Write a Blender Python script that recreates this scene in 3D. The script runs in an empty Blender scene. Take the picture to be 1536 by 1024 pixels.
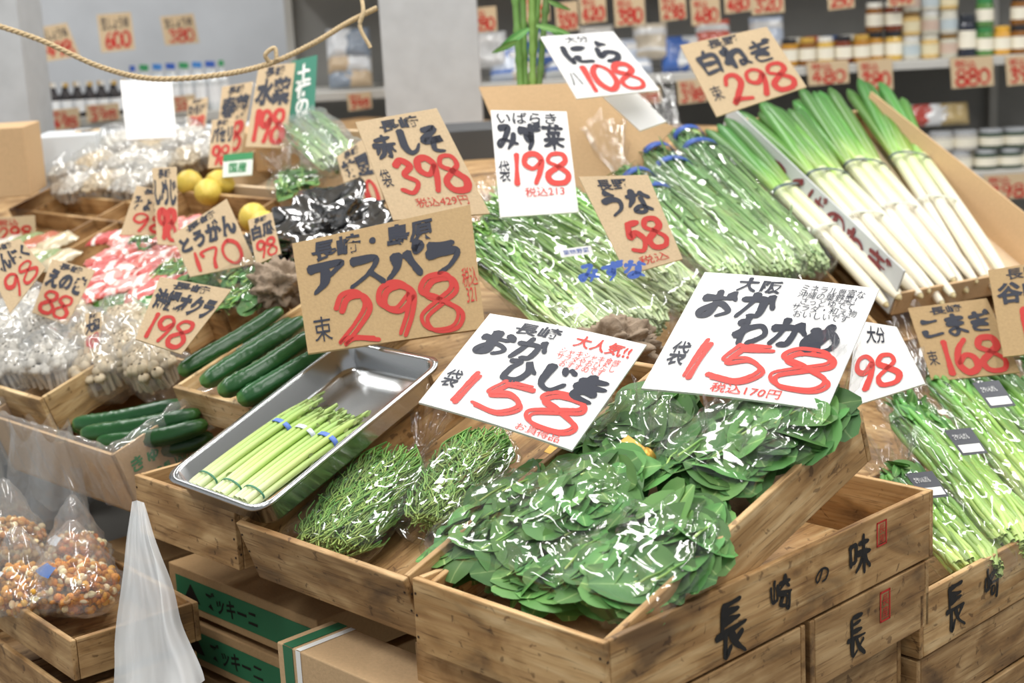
import bpy, math, random, numpy as np
from mathutils import noise, Vector, Matrix
random.seed(7); rng=np.random.default_rng(7)
sc=bpy.context.scene
W,H=1536,1024; LENS=55.0; F=W*LENS/36
A3=lambda *a: np.array(a,float)
CAM=A3(0,0,1.5); p=math.radians(12.3); r=math.radians(3.1)
R0=A3(1,0,0); U0=A3(0,math.sin(p),math.cos(p)); FW=A3(0,math.cos(p),-math.sin(p))
RX=R0*math.cos(r)-U0*math.sin(r); UX=U0*math.cos(r)+R0*math.sin(r)
def unit(v): return v/np.linalg.norm(v)
def ray(x,y): return FW+(x-768)/F*RX-(y-512)/F*UX
def P(x,y,d): return CAM+ray(x,y)*d
def onz(x,y,z): k=ray(x,y); return CAM+k*((z-CAM[2])/k[2])
def onpl(x,y,o,n): k=ray(x,y); return CAM+k*(np.dot(o-CAM,n)/np.dot(k,n))
Z=A3(0,0,1)
ZT=.85
p0=onz(905,965,ZT); Ub=onz(367,780,ZT)-p0; Ub[2]=0; Ub=unit(Ub)
Vv=A3(Ub[1],-Ub[0],0)
if Vv[1]<0: Vv=-Vv
T1=math.atan(.344); T2=math.atan(.40)
V1=unit(Vv*math.cos(T1)+Z*math.sin(T1)); N1=unit(-Vv*math.sin(T1)+Z*math.cos(T1))
V2=unit(Ub*math.cos(T2)+Z*math.sin(T2)); N2=unit(-Ub*math.sin(T2)+Z*math.cos(T2))
g0=p0.copy(); g0[2]=.72
def S1(x,y,h=0): return onpl(x,y,p0+N1*h,N1)
def S2(x,y,h=0): return onpl(x,y,g0+N2*h,N2)
# ---------------------------------------------------------------- materials
def lin(h):
    h=h.lstrip('#'); o=[]
    for i in (0,2,4):
        c=int(h[i:i+2],16)/255; o.append(c/12.92 if c<=.04045 else ((c+.055)/1.055)**2.4)
    return (*o,1)
MC={}
def pm(name,col,rough=.6,metal=0,bump=0,bscale=60,spec=.5):
    if name in MC: return MC[name]
    m=bpy.data.materials.new(name); m.use_nodes=True; nt=m.node_tree; b=nt.nodes['Principled BSDF']
    b.inputs['Base Color'].default_value=lin(col); b.inputs['Roughness'].default_value=rough
    b.inputs['Metallic'].default_value=metal; b.inputs['Specular IOR Level'].default_value=spec
    if bump:
        n=nt.nodes.new('ShaderNodeTexNoise'); n.inputs['Scale'].default_value=bscale; n.inputs['Detail'].default_value=4
        tc=nt.nodes.new('ShaderNodeTexCoord'); nt.links.new(tc.outputs['Object'],n.inputs['Vector'])
        bp=nt.nodes.new('ShaderNodeBump'); bp.inputs['Strength'].default_value=bump; bp.inputs['Distance'].default_value=.004
        nt.links.new(n.outputs['Fac'],bp.inputs['Height']); nt.links.new(bp.outputs['Normal'],b.inputs['Normal'])
        mx=nt.nodes.new('ShaderNodeMixRGB'); mx.blend_type='MULTIPLY'; mx.inputs[0].default_value=.25
        mx.inputs[1].default_value=lin(col); nt.links.new(n.outputs['Fac'],mx.inputs[2])
        nt.links.new(mx.outputs[0],b.inputs['Base Color'])
    MC[name]=m; return m
def ramp(nt,fac,stops):
    cr=nt.nodes.new('ShaderNodeValToRGB'); e=cr.color_ramp.elements
    while len(e)<len(stops): e.new(.5)
    for i,(q,c) in enumerate(stops): e[i].position=q; e[i].color=lin(c)
    nt.links.new(fac,cr.inputs[0]); return cr.outputs[0]
def wood(name,dark,mid,light):
    m=bpy.data.materials.new(name); m.use_nodes=True; nt=m.node_tree; b=nt.nodes['Principled BSDF']
    at=nt.nodes.new('ShaderNodeAttribute'); at.attribute_name='lc'
    def nz(sx,sy,det,dist=0):
        mp=nt.nodes.new('ShaderNodeMapping'); mp.inputs['Scale'].default_value=(sx,sy,sy)
        nt.links.new(at.outputs['Vector'],mp.inputs[0]); n=nt.nodes.new('ShaderNodeTexNoise')
        n.inputs['Scale'].default_value=1; n.inputs['Detail'].default_value=det; n.inputs['Distortion'].default_value=dist
        nt.links.new(mp.outputs[0],n.inputs['Vector']); return n.outputs['Fac']
    f1=nz(4,80,5,1.0); c=ramp(nt,f1,[(.25,dark),(.5,mid),(.75,light)])
    f2=nz(8,18,6,.8); c2=ramp(nt,f2,[(.30,'#6a5845'),(.45,'#c8b9a2'),(.62,'#ffffff')])
    mx=nt.nodes.new('ShaderNodeMixRGB'); mx.blend_type='MULTIPLY'; mx.inputs[0].default_value=.85
    nt.links.new(c,mx.inputs[1]); nt.links.new(c2,mx.inputs[2])
    f3=nz(14,300,3,.2); c3=ramp(nt,f3,[(.30,'#8d7658'),(.42,'#ffffff')])
    m3=nt.nodes.new('ShaderNodeMixRGB'); m3.blend_type='MULTIPLY'; m3.inputs[0].default_value=.6
    nt.links.new(mx.outputs[0],m3.inputs[1]); nt.links.new(c3,m3.inputs[2])
    f4=nz(60,70,3,.5); c4=ramp(nt,f4,[(.31,'#6f5a3e'),(.37,'#ffffff')])
    m4=nt.nodes.new('ShaderNodeMixRGB'); m4.blend_type='MULTIPLY'; m4.inputs[0].default_value=.6
    nt.links.new(m3.outputs[0],m4.inputs[1]); nt.links.new(c4,m4.inputs[2]); nt.links.new(m4.outputs[0],b.inputs['Base Color'])
    b.inputs['Roughness'].default_value=.65
    bp=nt.nodes.new('ShaderNodeBump'); bp.inputs['Strength'].default_value=.4; bp.inputs['Distance'].default_value=.002
    nt.links.new(f1,bp.inputs['Height']); nt.links.new(bp.outputs[0],b.inputs['Normal']); return m
WOOD=wood('crate_wood','#b88f5e','#d3ad78','#e4c899')
WOOD2=wood('crate_wood_dark','#9c794f','#be9a6a','#d3b485')
WOOD3=wood('crate_wood_pale','#c4a272','#d9bc8c','#e8d2aa')
CARD=pm('cardboard','#d6b48a',.85,bump=.15,bscale=220,spec=.2)
CARDK=pm('cardboard_shaded','#b8966c',.85,bump=.15,bscale=220,spec=.2)  # darker cardboard copy, the shade under the crates put into its colour
CARDP=pm('cardboard_pale','#e4ccaa',.85,bump=.15,bscale=220,spec=.2)
KRAFT=pm('kraft_sign','#dac19d',.85,bump=.12,bscale=260,spec=.2)
KRAFTD=pm('kraft_sign_dark','#c4a67b',.85,bump=.12,bscale=260,spec=.2)
WHITE=pm('white_card','#f1f0ee',.45,spec=.4)
BLK=pm('ink_black','#131a2e',.5); RED=pm('ink_red','#c1281d',.55); BLUE=pm('ink_blue','#2d55a8',.5)
INK=pm('ink_wood_black','#14110f',.6)
REDW=pm('ink_red_on_white','#dd3f35',.5)
GRN=pm('ink_green','#2f8a52',.6); GRND=pm('ink_green_shaded','#2c6e4a',.6); WHI=pm('ink_white','#f4f4f0',.6); GOLD=pm('gold_tape','#d9a93c',.35,metal=.3)  # second green is muted, with the shade under the crates painted in
STEEL=pm('stainless_steel','#c9cbcc',.2,metal=1)
def film(name,base=.05,edge=.55,haze=.03,scale=20,strength=1.0,tint='#ffffff',rough=.09,dist=.02,stretch=(1,1,1)):
    m=bpy.data.materials.new(name); m.use_nodes=True; nt=m.node_tree; nt.nodes.remove(nt.nodes['Principled BSDF'])
    out=nt.nodes['Material Output']; tc=nt.nodes.new('ShaderNodeTexCoord')
    mp=nt.nodes.new('ShaderNodeMapping'); mp.inputs['Scale'].default_value=stretch; mp.inputs['Rotation'].default_value=(.3,.2,.7); nt.links.new(tc.outputs['Object'],mp.inputs[0])
    n=nt.nodes.new('ShaderNodeTexNoise'); n.inputs['Scale'].default_value=scale*.6; n.inputs['Detail'].default_value=1
    nt.links.new(mp.outputs[0],n.inputs['Vector'])
    mv=nt.nodes.new('ShaderNodeMixRGB'); mv.inputs[0].default_value=.06; nt.links.new(mp.outputs[0],mv.inputs[1]); nt.links.new(n.outputs['Color'],mv.inputs[2])
    vo=nt.nodes.new('ShaderNodeTexVoronoi'); vo.feature='DISTANCE_TO_EDGE'; vo.inputs['Scale'].default_value=scale; nt.links.new(mv.outputs[0],vo.inputs['Vector'])
    bp=nt.nodes.new('ShaderNodeBump'); bp.inputs['Strength'].default_value=strength; bp.inputs['Distance'].default_value=dist
    nt.links.new(vo.outputs['Distance'],bp.inputs['Height'])
    gl=nt.nodes.new('ShaderNodeBsdfGlossy'); gl.inputs['Roughness'].default_value=rough; nt.links.new(bp.outputs[0],gl.inputs['Normal'])
    tr=nt.nodes.new('ShaderNodeBsdfTransparent'); tr.inputs['Color'].default_value=lin(tint)
    lw=nt.nodes.new('ShaderNodeLayerWeight'); lw.inputs['Blend'].default_value=.25; nt.links.new(bp.outputs[0],lw.inputs['Normal'])
    ma=nt.nodes.new('ShaderNodeMath'); ma.operation='MULTIPLY_ADD'; ma.inputs[1].default_value=edge; ma.inputs[2].default_value=base; ma.use_clamp=True
    nt.links.new(lw.outputs['Facing'],ma.inputs[0])
    mx=nt.nodes.new('ShaderNodeMixShader'); nt.links.new(ma.outputs[0],mx.inputs[0]); nt.links.new(tr.outputs[0],mx.inputs[1]); nt.links.new(gl.outputs[0],mx.inputs[2])
    df=nt.nodes.new('ShaderNodeBsdfDiffuse'); df.inputs['Color'].default_value=(.9,.92,.92,1)
    m2=nt.nodes.new('ShaderNodeMixShader'); m2.inputs[0].default_value=haze; nt.links.new(mx.outputs[0],m2.inputs[1]); nt.links.new(df.outputs[0],m2.inputs[2])
    nt.links.new(m2.outputs[0],out.inputs['Surface']); return m
FILM=film('clear_film',.06,.28,.008,scale=20,dist=.012)
FILML=film('clear_film_leaf_bag',.06,.26,.006,scale=12,dist=.018,rough=.10)
FILM2=film('clear_film_long',.06,.24,.008,scale=13,dist=.014,rough=.10)
FILMH=film('hazy_film',.07,.35,.09,scale=14,dist=.014)
POLY=film('milky_polythene',.04,.12,.68,scale=6,strength=.3,rough=.35,dist=.008)
def veg(name,stops,rough=.42,var=.35,spec=.5):
    m=bpy.data.materials.new(name); m.use_nodes=True; nt=m.node_tree; b=nt.nodes['Principled BSDF']
    at=nt.nodes.new('ShaderNodeAttribute'); at.attribute_name='var'
    sp=nt.nodes.new('ShaderNodeSeparateXYZ'); nt.links.new(at.outputs['Vector'],sp.inputs[0])
    c=ramp(nt,sp.outputs[1],stops)
    hs=nt.nodes.new('ShaderNodeHueSaturation'); nt.links.new(c,hs.inputs['Color'])
    mr=nt.nodes.new('ShaderNodeMapRange'); mr.inputs['To Min'].default_value=1-var; mr.inputs['To Max'].default_value=1+var
    nt.links.new(sp.outputs[0],mr.inputs[0]); nt.links.new(mr.outputs[0],hs.inputs['Value'])
    mr2=nt.nodes.new('ShaderNodeMapRange'); mr2.inputs['To Min'].default_value=.475; mr2.inputs['To Max'].default_value=.505
    nt.links.new(sp.outputs[2],mr2.inputs[0]); nt.links.new(mr2.outputs[0],hs.inputs['Hue'])
    nt.links.new(hs.outputs[0],b.inputs['Base Color']); b.inputs['Roughness'].default_value=rough; b.inputs['Specular IOR Level'].default_value=spec
    return m
LEAF=veg('broad_leaf_green',[(0,'#9cc07a'),(.1,'#639650'),(1,'#4a8040')],.5,.45,.3)
HIJ=veg('saltwort_green',[(0,'#a2c06a'),(1,'#5f9c4a')],.5,.4,.3)
MIZ=veg('mizuna_green',[(0,'#d8e9bc'),(.3,'#b2d38a'),(.65,'#84b55c'),(1,'#5c9c40')],.45)
MIZL=veg('mizuna_leaf',[(0,'#9dc46e'),(1,'#64a645')])
NIRA=veg('chive_green',[(0,'#c2daa2'),(.25,'#85b066'),(1,'#467e42')],.45)
STEM=veg('stalk_green',[(0,'#c0dc84'),(.5,'#86b952'),(1,'#4a9040')],.45)
CANE=veg('cane_green',[(0,'#6f9a4a'),(1,'#5a8a40')],.5)
CUKE=veg('cucumber_green',[(0,'#5f8f45'),(.06,'#24552c'),(.9,'#194421'),(1,'#3a692f')],.3,.2)
ASP=veg('asparagus_green',[(0,'#dbe8b8'),(.3,'#c2dc88'),(.75,'#a3c764'),(1,'#8fad62')],.45,.12)
ASPT=veg('asparagus_tip',[(0,'#9cb06c'),(1,'#829a54')])
LEEKW=veg('leek_white',[(0,'#e2dcc4'),(.6,'#e6e2ce'),(1,'#d0dda8')],.35,.08)
LEEKG=veg('leek_green',[(0,'#c9dd98'),(.10,'#95bd5c'),(.35,'#5c9740'),(1,'#3d7436')],.36,.25)
# ---------------------------------------------------------------- object helpers
WL={}
def thing(name,label,cat,loc,group=None):
    o=bpy.data.objects.new(name,None); o.empty_display_size=.05; sc.collection.objects.link(o)
    o.location=loc; WL[o.name]=np.array(loc,float); o['label']=label; o['category']=cat
    if group: o['group']=group
    return o
def mk(name,V,Fc,mat,parent=None,smooth=False,lc=None,var=None,label=None,cat=None,group=None,kind=None,bevel=0,solid=0,mats=None,mi=None):
    V=np.asarray(V,float); c=(V.min(0)+V.max(0))/2; c[2]=V[:,2].min()
    me=bpy.data.meshes.new(name)
    if isinstance(Fc,np.ndarray):
        k=Fc.shape[1]; me.vertices.add(len(V)); me.vertices.foreach_set('co',(V-c).ravel())
        me.loops.add(Fc.size); me.loops.foreach_set('vertex_index',Fc.ravel().astype(np.int32))
        me.polygons.add(len(Fc)); me.polygons.foreach_set('loop_start',np.arange(0,Fc.size,k,dtype=np.int32))
        me.update(calc_edges=True)
    else:
        me.from_pydata((V-c).tolist(),[],[list(map(int,f)) for f in Fc])
    if smooth: me.polygons.foreach_set('use_smooth',[True]*len(me.polygons))
    if lc is not None:
        a=me.attributes.new('lc','FLOAT_VECTOR','POINT'); a.data.foreach_set('vector',np.asarray(lc,float).ravel())
    if var is not None:
        a=me.attributes.new('var','FLOAT_VECTOR','POINT'); a.data.foreach_set('vector',np.asarray(var,float).ravel())
    for q in (mats or [mat]): me.materials.append(q)
    if mi is not None: me.polygons.foreach_set('material_index',np.asarray(mi,np.int32))
    me.validate(); me.update()
    o=bpy.data.objects.new(name,me); sc.collection.objects.link(o)
    if parent is not None: o.parent=parent; o.location=c-WL[parent.name]
    else: o.location=c
    WL[o.name]=c
    if label: o['label']=label
    if cat: o['category']=cat
    if group: o['group']=group
    if kind: o['kind']=kind
    if bevel:
        b=o.modifiers.new('b','BEVEL'); b.width=bevel; b.segments=2; b.limit_method='ANGLE'
    if solid:
        s=o.modifiers.new('s','SOLIDIFY'); s.thickness=solid; s.offset=0
    return o
BF=[(0,3,2,1),(4,5,6,7),(0,1,5,4),(1,2,6,5),(2,3,7,6),(3,0,4,7)]
def boxg(o,a,b,c):
    return np.array([o,o+a,o+a+b,o+b,o+c,o+a+c,o+a+b+c,o+b+c])
def board(name,o,a,b,c,mat,parent=None,bevel=.0015,**k):
    la,lb,lc_=[np.linalg.norm(q) for q in (a,b,c)]
    V=boxg(o,a,b,c); L=np.array([(0,0,0),(la,0,0),(la,lb,0),(0,lb,0),(0,0,lc_),(la,0,lc_),(la,lb,lc_),(0,lb,lc_)])
    L=L+rng.random(3)*20
    i=int(np.argmax([la,lb,lc_])); L=L[:,[i]+[j for j in range(3) if j!=i]]
    Fc=BF if np.dot(np.cross(a,b),c)>0 else [f[::-1] for f in BF]
    return mk(name,V,Fc,mat,parent,lc=L,bevel=bevel,**k)
def grid(nu,nv,fn,wrap=False):
    V=[]
    for i in range(nu):
        for j in range(nv): V.append(fn(i/(nu-1),j/(nv if wrap else nv-1)))
    Fc=[]
    for i in range(nu-1):
        for j in range(nv if wrap else nv-1):
            j2=(j+1)%nv; Fc.append((i*nv+j,i*nv+j2,(i+1)*nv+j2,(i+1)*nv+j))
    return np.array(V),np.array(Fc)
def tubes(paths,radii,sides=5,flat=1.0,ref=None):
    paths=np.asarray(paths,float); m,k,_=paths.shape; radii=np.broadcast_to(radii,(m,k))
    t=np.gradient(paths,axis=1); t/=np.linalg.norm(t,axis=2,keepdims=True)+1e-12
    rf=np.array(ref if ref is not None else (0.13,0.21,.97)); rf=np.broadcast_to(rf,t.shape)
    x=np.cross(t,rf); x/=np.linalg.norm(x,axis=2,keepdims=True)+1e-9; y=np.cross(x,t)
    an=np.arange(sides)/sides*2*np.pi
    V=paths[:,:,None,:]+radii[:,:,None,None]*(np.cos(an)[None,None,:,None]*x[:,:,None,:]+flat*np.sin(an)[None,None,:,None]*y[:,:,None,:])
    idx=np.arange(m*k*sides).reshape(m,k,sides)
    a=idx[:,:-1,:]; b=np.roll(idx,-1,axis=2)[:,:-1,:]; c=np.roll(idx,-1,axis=2)[:,1:,:]; d=idx[:,1:,:]
    Fq=np.stack([a,d,c,b],-1).reshape(-1,4)
    rv=rng.random((m,1)); rv2=rng.random((m,1)); tt=np.linspace(0,1,k)[None,:]
    var=np.stack(np.broadcast_arrays(rv,tt,rv2),-1)
    var=np.broadcast_to(var[:,:,None,:],(m,k,sides,3)).reshape(-1,3)
    return V.reshape(-1,3),Fq,var
def lathe(prof,c,seg=20,ax=Z):
    ax=unit(np.array(ax,float)); x=unit(np.cross(ax,A3(.3,.9,.1))); y=np.cross(ax,x)
    V=[];Fc=[]
    for rr,z in prof:
        for j in range(seg):
            a=2*math.pi*j/seg; V.append(c+ax*z+rr*(math.cos(a)*x+math.sin(a)*y))
    n=len(prof)
    for i in range(n-1):
        for j in range(seg):
            j2=(j+1)%seg; Fc.append((i*seg+j,i*seg+j2,(i+1)*seg+j2,(i+1)*seg+j))
    Fc.append(tuple(range(seg))[::-1]); Fc.append(tuple((n-1)*seg+j for j in range(seg)))
    return np.array(V),Fc
# ---------------------------------------------------------------- lettering
TG={}
def textgeo(s,off):
    if (s,off) in TG: return TG[(s,off)]
    cu=bpy.data.curves.new('tmp','FONT'); cu.body=s; cu.resolution_u=3; cu.offset=off; cu.align_x='CENTER'; cu.space_line=.82
    ob=bpy.data.objects.new('tmp',cu); sc.collection.objects.link(ob)
    dg=bpy.context.evaluated_depsgraph_get(); ev=ob.evaluated_get(dg); me=ev.to_mesh()
    V=np.array([tuple(v.co)[:2] for v in me.vertices]) if len(me.vertices) else np.zeros((0,2))
    Fc=[tuple(q.vertices) for q in me.polygons]; ev.to_mesh_clear()
    bpy.data.objects.remove(ob); bpy.data.curves.remove(cu)
    if len(V): V=(V-V.min(0))/(V.max(0)-V.min(0)+1e-9)
    TG[(s,off)]=(V,Fc); return V,Fc
DG={'1':[[(.62,1),(.5,.5),(.4,0)]],
'2':[[(.1,.72),(.3,.98),(.7,.98),(.85,.7),(.5,.35),(.08,.04),(.35,.13),(.98,.04)]],
'3':[[(.15,.85),(.5,1),(.85,.8),(.42,.55),(.9,.3),(.5,0),(.05,.12)]],
'4':[[(.6,1),(.1,.35),(.95,.35)],[(.65,.7),(.6,0)]],
'5':[[(.92,.97),(.35,.92)],[(.38,.95),(.2,.52),(.6,.62),(.92,.35),(.6,.02),(.05,.1)]],
'6':[[(.7,1),(.3,.72),(.1,.3),(.4,0),(.85,.12),(.85,.42),(.5,.52),(.15,.3)]],
'7':[[(.1,.68),(.1,.92),(.9,.92),(.6,.4),(.5,0)]],
'8':[[(.52,.56),(.1,.74),(.3,.98),(.8,.97),(.9,.72),(.5,.52),(.04,.28),(.2,.01),(.8,0),(.98,.28),(.52,.56)]],
'9':[[(.9,.75),(.5,.5),(.12,.65),(.2,.93),(.6,1),(.9,.8),(.8,.4),(.55,0)]],
'0':[[(.5,1),(.1,.75),(.08,.3),(.45,0),(.9,.25),(.92,.75),(.5,1)]]}
KA={'お':"1,3 8,2.6|4,.5 4.2,5 4,9 2,9.5 1.2,8 3,6 6,5 8.6,6.5 8.6,8.6 6.5,9.6|7.5,1 9.3,2.8",
'か':".8,3.5 6,2.8 6.8,4.5 6,8.6 4.2,9|3.8,.6 3.2,5 1,9.3|7.6,1.6 9.5,5",
'わ':"2.6,.5 2.7,9.6|.8,3 2.8,2.8 .8,8|.8,8 4,4.4 7.5,3.6 9.2,6 8.2,8.6 5.5,9.4",
'め':"2,2 3,5.5 5,8.6|6.2,.8 5,5 2.2,9 .9,7 3,4 6.5,3 9.2,5.4 8.4,8.4 5.8,9.6",
'ひ':".8,2 4,1.8 2,5 2.6,9 6,9 7.2,5 6.6,1.2 8,3.5 9.6,5",
'じ':"2.5,.6 2.4,7 3.4,9.2 6,9.2 8.6,7|6.3,1.2 7.6,2.8|8,.4 9.3,2",
'き':"1.4,2.4 8.2,1.6|1,4.8 8.8,3.9|3.8,.4 5.2,3.5 7.4,6.4|7.4,6.4 4,6 2,7.4 3.4,9.2 7.4,9.4",
'ア':".8,1.6 9,1.4 7.8,3.4 6,4.8|4.8,3 4.6,6.5 2,9.6",
'ス':"1.6,1.6 8,1.4 5.5,5.5 .8,9.2|5.4,5.6 9.3,9.2",
'パ':"3.4,2.6 2.8,6 .6,9|5.6,2.6 7.4,5.4 8.8,9|8.4,.3 9.6,.8 9,2 7.9,1.4 8.4,.3",
'ラ':"2,1.4 8,1.3|1,4 8.8,3.9 7.4,7.2 3.6,9.6",
'し':"3,.6 2.6,6.8 4,9.2 6.8,8.8 8.8,6.4",
'そ':"2.4,1 7.6,.9 1.2,4.9 9,4.4 5,5.4 4,8 5.4,9.4 7.4,9.6",
'み':"1.8,1.4 5.6,1.2 3.6,6.6 1.6,8.8 .8,7 3,5.8 9.4,7.6|7.8,3.6 7.4,7 5.6,9.6",
'ず':".8,2.6 9.2,2.4|5.4,.4 5.6,5 4.2,6.4 3.4,4.8 5,4 5.8,6.4 4,9.6|7.6,.2 8.4,1.2|8.8,0 9.6,1",
'に':"1.6,1 1,5 1.7,9.2 2.8,7|4.6,2.4 8.6,2.2|4.2,6.4 4.8,8.6 9,8.6",
'ら':"4,.5 6.4,1.8|2.8,3 2.2,6.8 5.6,5 8.4,6.2 7.6,8.6 4,9.7",
'ね':"2.6,.5 2.7,9.6|.7,3 2.8,2.8 .7,7.6|.7,7.6 4,3.8 7,3 8.2,5 8,8.4 6,9.4 5.6,7.8 7.6,7.6 9.5,9",
'ぎ':"1.2,2.8 7.6,2|.9,5.2 8.2,4.3|3.6,.8 4.8,3.8 7,6.8|7,6.8 3.8,6.3 1.8,7.6 3.2,9.4 7,9.5|8,.8 8.8,2|9.2,.2 9.9,1.4",
'こ':"2,2 5,2.4 7.8,1.8|1.8,6.4 2.6,8.8 8.8,8.4",
'ま':"1.4,2.4 8.6,2.2|1.8,4.9 8.2,4.7|5.2,.4 5.2,8 3.4,9.6 1.4,8.6 2.8,7.2 5.4,7.4 8.8,9.2",
'な':".8,2.8 5,2.3|3.2,.5 2.6,3.8 .8,6.6|6.6,1.4 9,3|6.4,3.4 6.4,8 4.6,9.5 2.6,8.6 4,7.2 6.6,7.4 9,9",
'う':"3.4,.6 6.6,1.6|2,4.2 5,3.2 7.8,4.2 7.4,7 4,9.7",
'つ':".8,4 5,2.4 8.6,3.6 8.8,6.6 5,9.2",'く':"7,.6 2.6,5 7.2,9.6",
'ば':"1.6,1 1,5 1.7,9.2|4,3.4 8.4,3.2|6.4,1 6.4,8 4.6,9.4 3.4,8 5.6,7.2 9,9|8,.2 8.6,1.4|9.2,0 9.8,1",
'の':"5,2 3.4,7 1.6,7.6 .9,5 3.6,2 7.4,1.9 9.2,4.6 7.6,8 5.4,9",
'長':"2.6,.6 2.5,5.4|2.6,.8 8,.7|2.7,2.3 7.4,2.2|2.7,3.7 7.4,3.6|.6,5.5 9.6,5.2|3,5.6 2.9,9.4 5,8.2|8.6,6.2 6.2,7.6|4.8,5.6 6.4,8 9.6,9.7",
'崎':".8,2.6 .9,6.2 3.6,6|2.2,.8 2.2,6|3.7,2.6 3.6,6|4.6,2 9.4,1.8|7,.4 6.4,2.2 4.8,4|7.2,2.2 9,3.8|4.3,5 9.7,4.8|5.2,6.2 5.1,8.2 7.4,8.1 7.4,6.2 5.2,6.2|8.8,5 8.8,9.3 7.6,9.3",
'味':"1,2.6 1.1,6.6|1,2.7 3.4,2.6 3.3,6.4|1.1,6.4 3.3,6.3|4.8,2.8 9,2.6|4.2,5 9.6,4.8|6.8,.5 6.9,9.6|6.7,5 5.6,7.2 3.9,8.6|7,5 8.2,7.2 9.8,8.4",
'白':"4.8,.2 3.8,2|2,2.2 2.1,9.4|2,2.3 8,2.1 7.9,9.4|2.2,5.6 7.8,5.5|2.2,9 7.8,8.9",
'赤':"2,2.2 8,2|5,.4 5,4.4|.8,4.5 9.2,4.3|4,4.6 3.6,7.4 1.6,9.6|6,4.5 6.1,9 5.2,9|2.4,5.8 1.2,7.6|7.4,5.6 8.8,7.6",
'菜':".8,1.7 9.2,1.6|3.4,.4 3.5,2.8|6.6,.3 6.4,2.8|7.6,3 3,3.7|2.6,4.2 3.2,5.2|5,4 5.2,5|7.6,3.9 6.6,5.1|.8,6.2 9.2,6|5,5.2 5,9.8|4.8,6.3 3,8.2 .9,9.2|5.2,6.3 7,8.2 9.2,9.2",
'大':".8,3.6 9.2,3.4|5,.5 4.6,5 1,9.5|5,4 6.6,7.4 9.4,9.4"}
def crom(pts,n=8):
    pts=[np.array(q,float) for q in pts]; P_=[pts[0]*2-pts[1]]+pts+[pts[-1]*2-pts[-2]]
    if len(pts)>2 and np.allclose(pts[0],pts[-1]): P_[0]=pts[-2]; P_[-1]=pts[1]
    o=[]
    for i in range(1,len(P_)-2):
        a,b,c,d=P_[i-1:i+3]
        for k in range(n):
            t=k/n; o.append(.5*((2*b)+(c-a)*t+(2*a-5*b+4*c-d)*t*t+(-a+3*b-3*c+d)*t**3))
    o.append(pts[-1]); return np.array(o)
def ribbon(pts,w,brush=False):
    t=np.gradient(pts,axis=0); t/=np.linalg.norm(t,axis=1,keepdims=True)+1e-9; nn=np.stack([-t[:,1],t[:,0]],1)
    k=len(pts)
    pts=np.concatenate([[pts[0]-t[0]*w*.35],pts,[pts[-1]+t[-1]*w*.35]]); nn=np.concatenate([[nn[0]],nn,[nn[-1]]]); k+=2
    base=np.full(k,.5)+ .12*np.sin(np.linspace(0,5,k)+rng.random()*6)
    if brush: base=base*(1.25-.62*np.linspace(0,1,k))
    base[0]*=.45; base[-1]*=.4
    ww=(w*base)[:,None]; ed=1+.05*rng.normal(0,1,(k,1))
    V=np.concatenate([pts+nn*ww*ed,pts-nn*ww]); Fc=[(i,i+1,k+i+1,k+i) for i in range(k-1)]; return V,Fc
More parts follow.
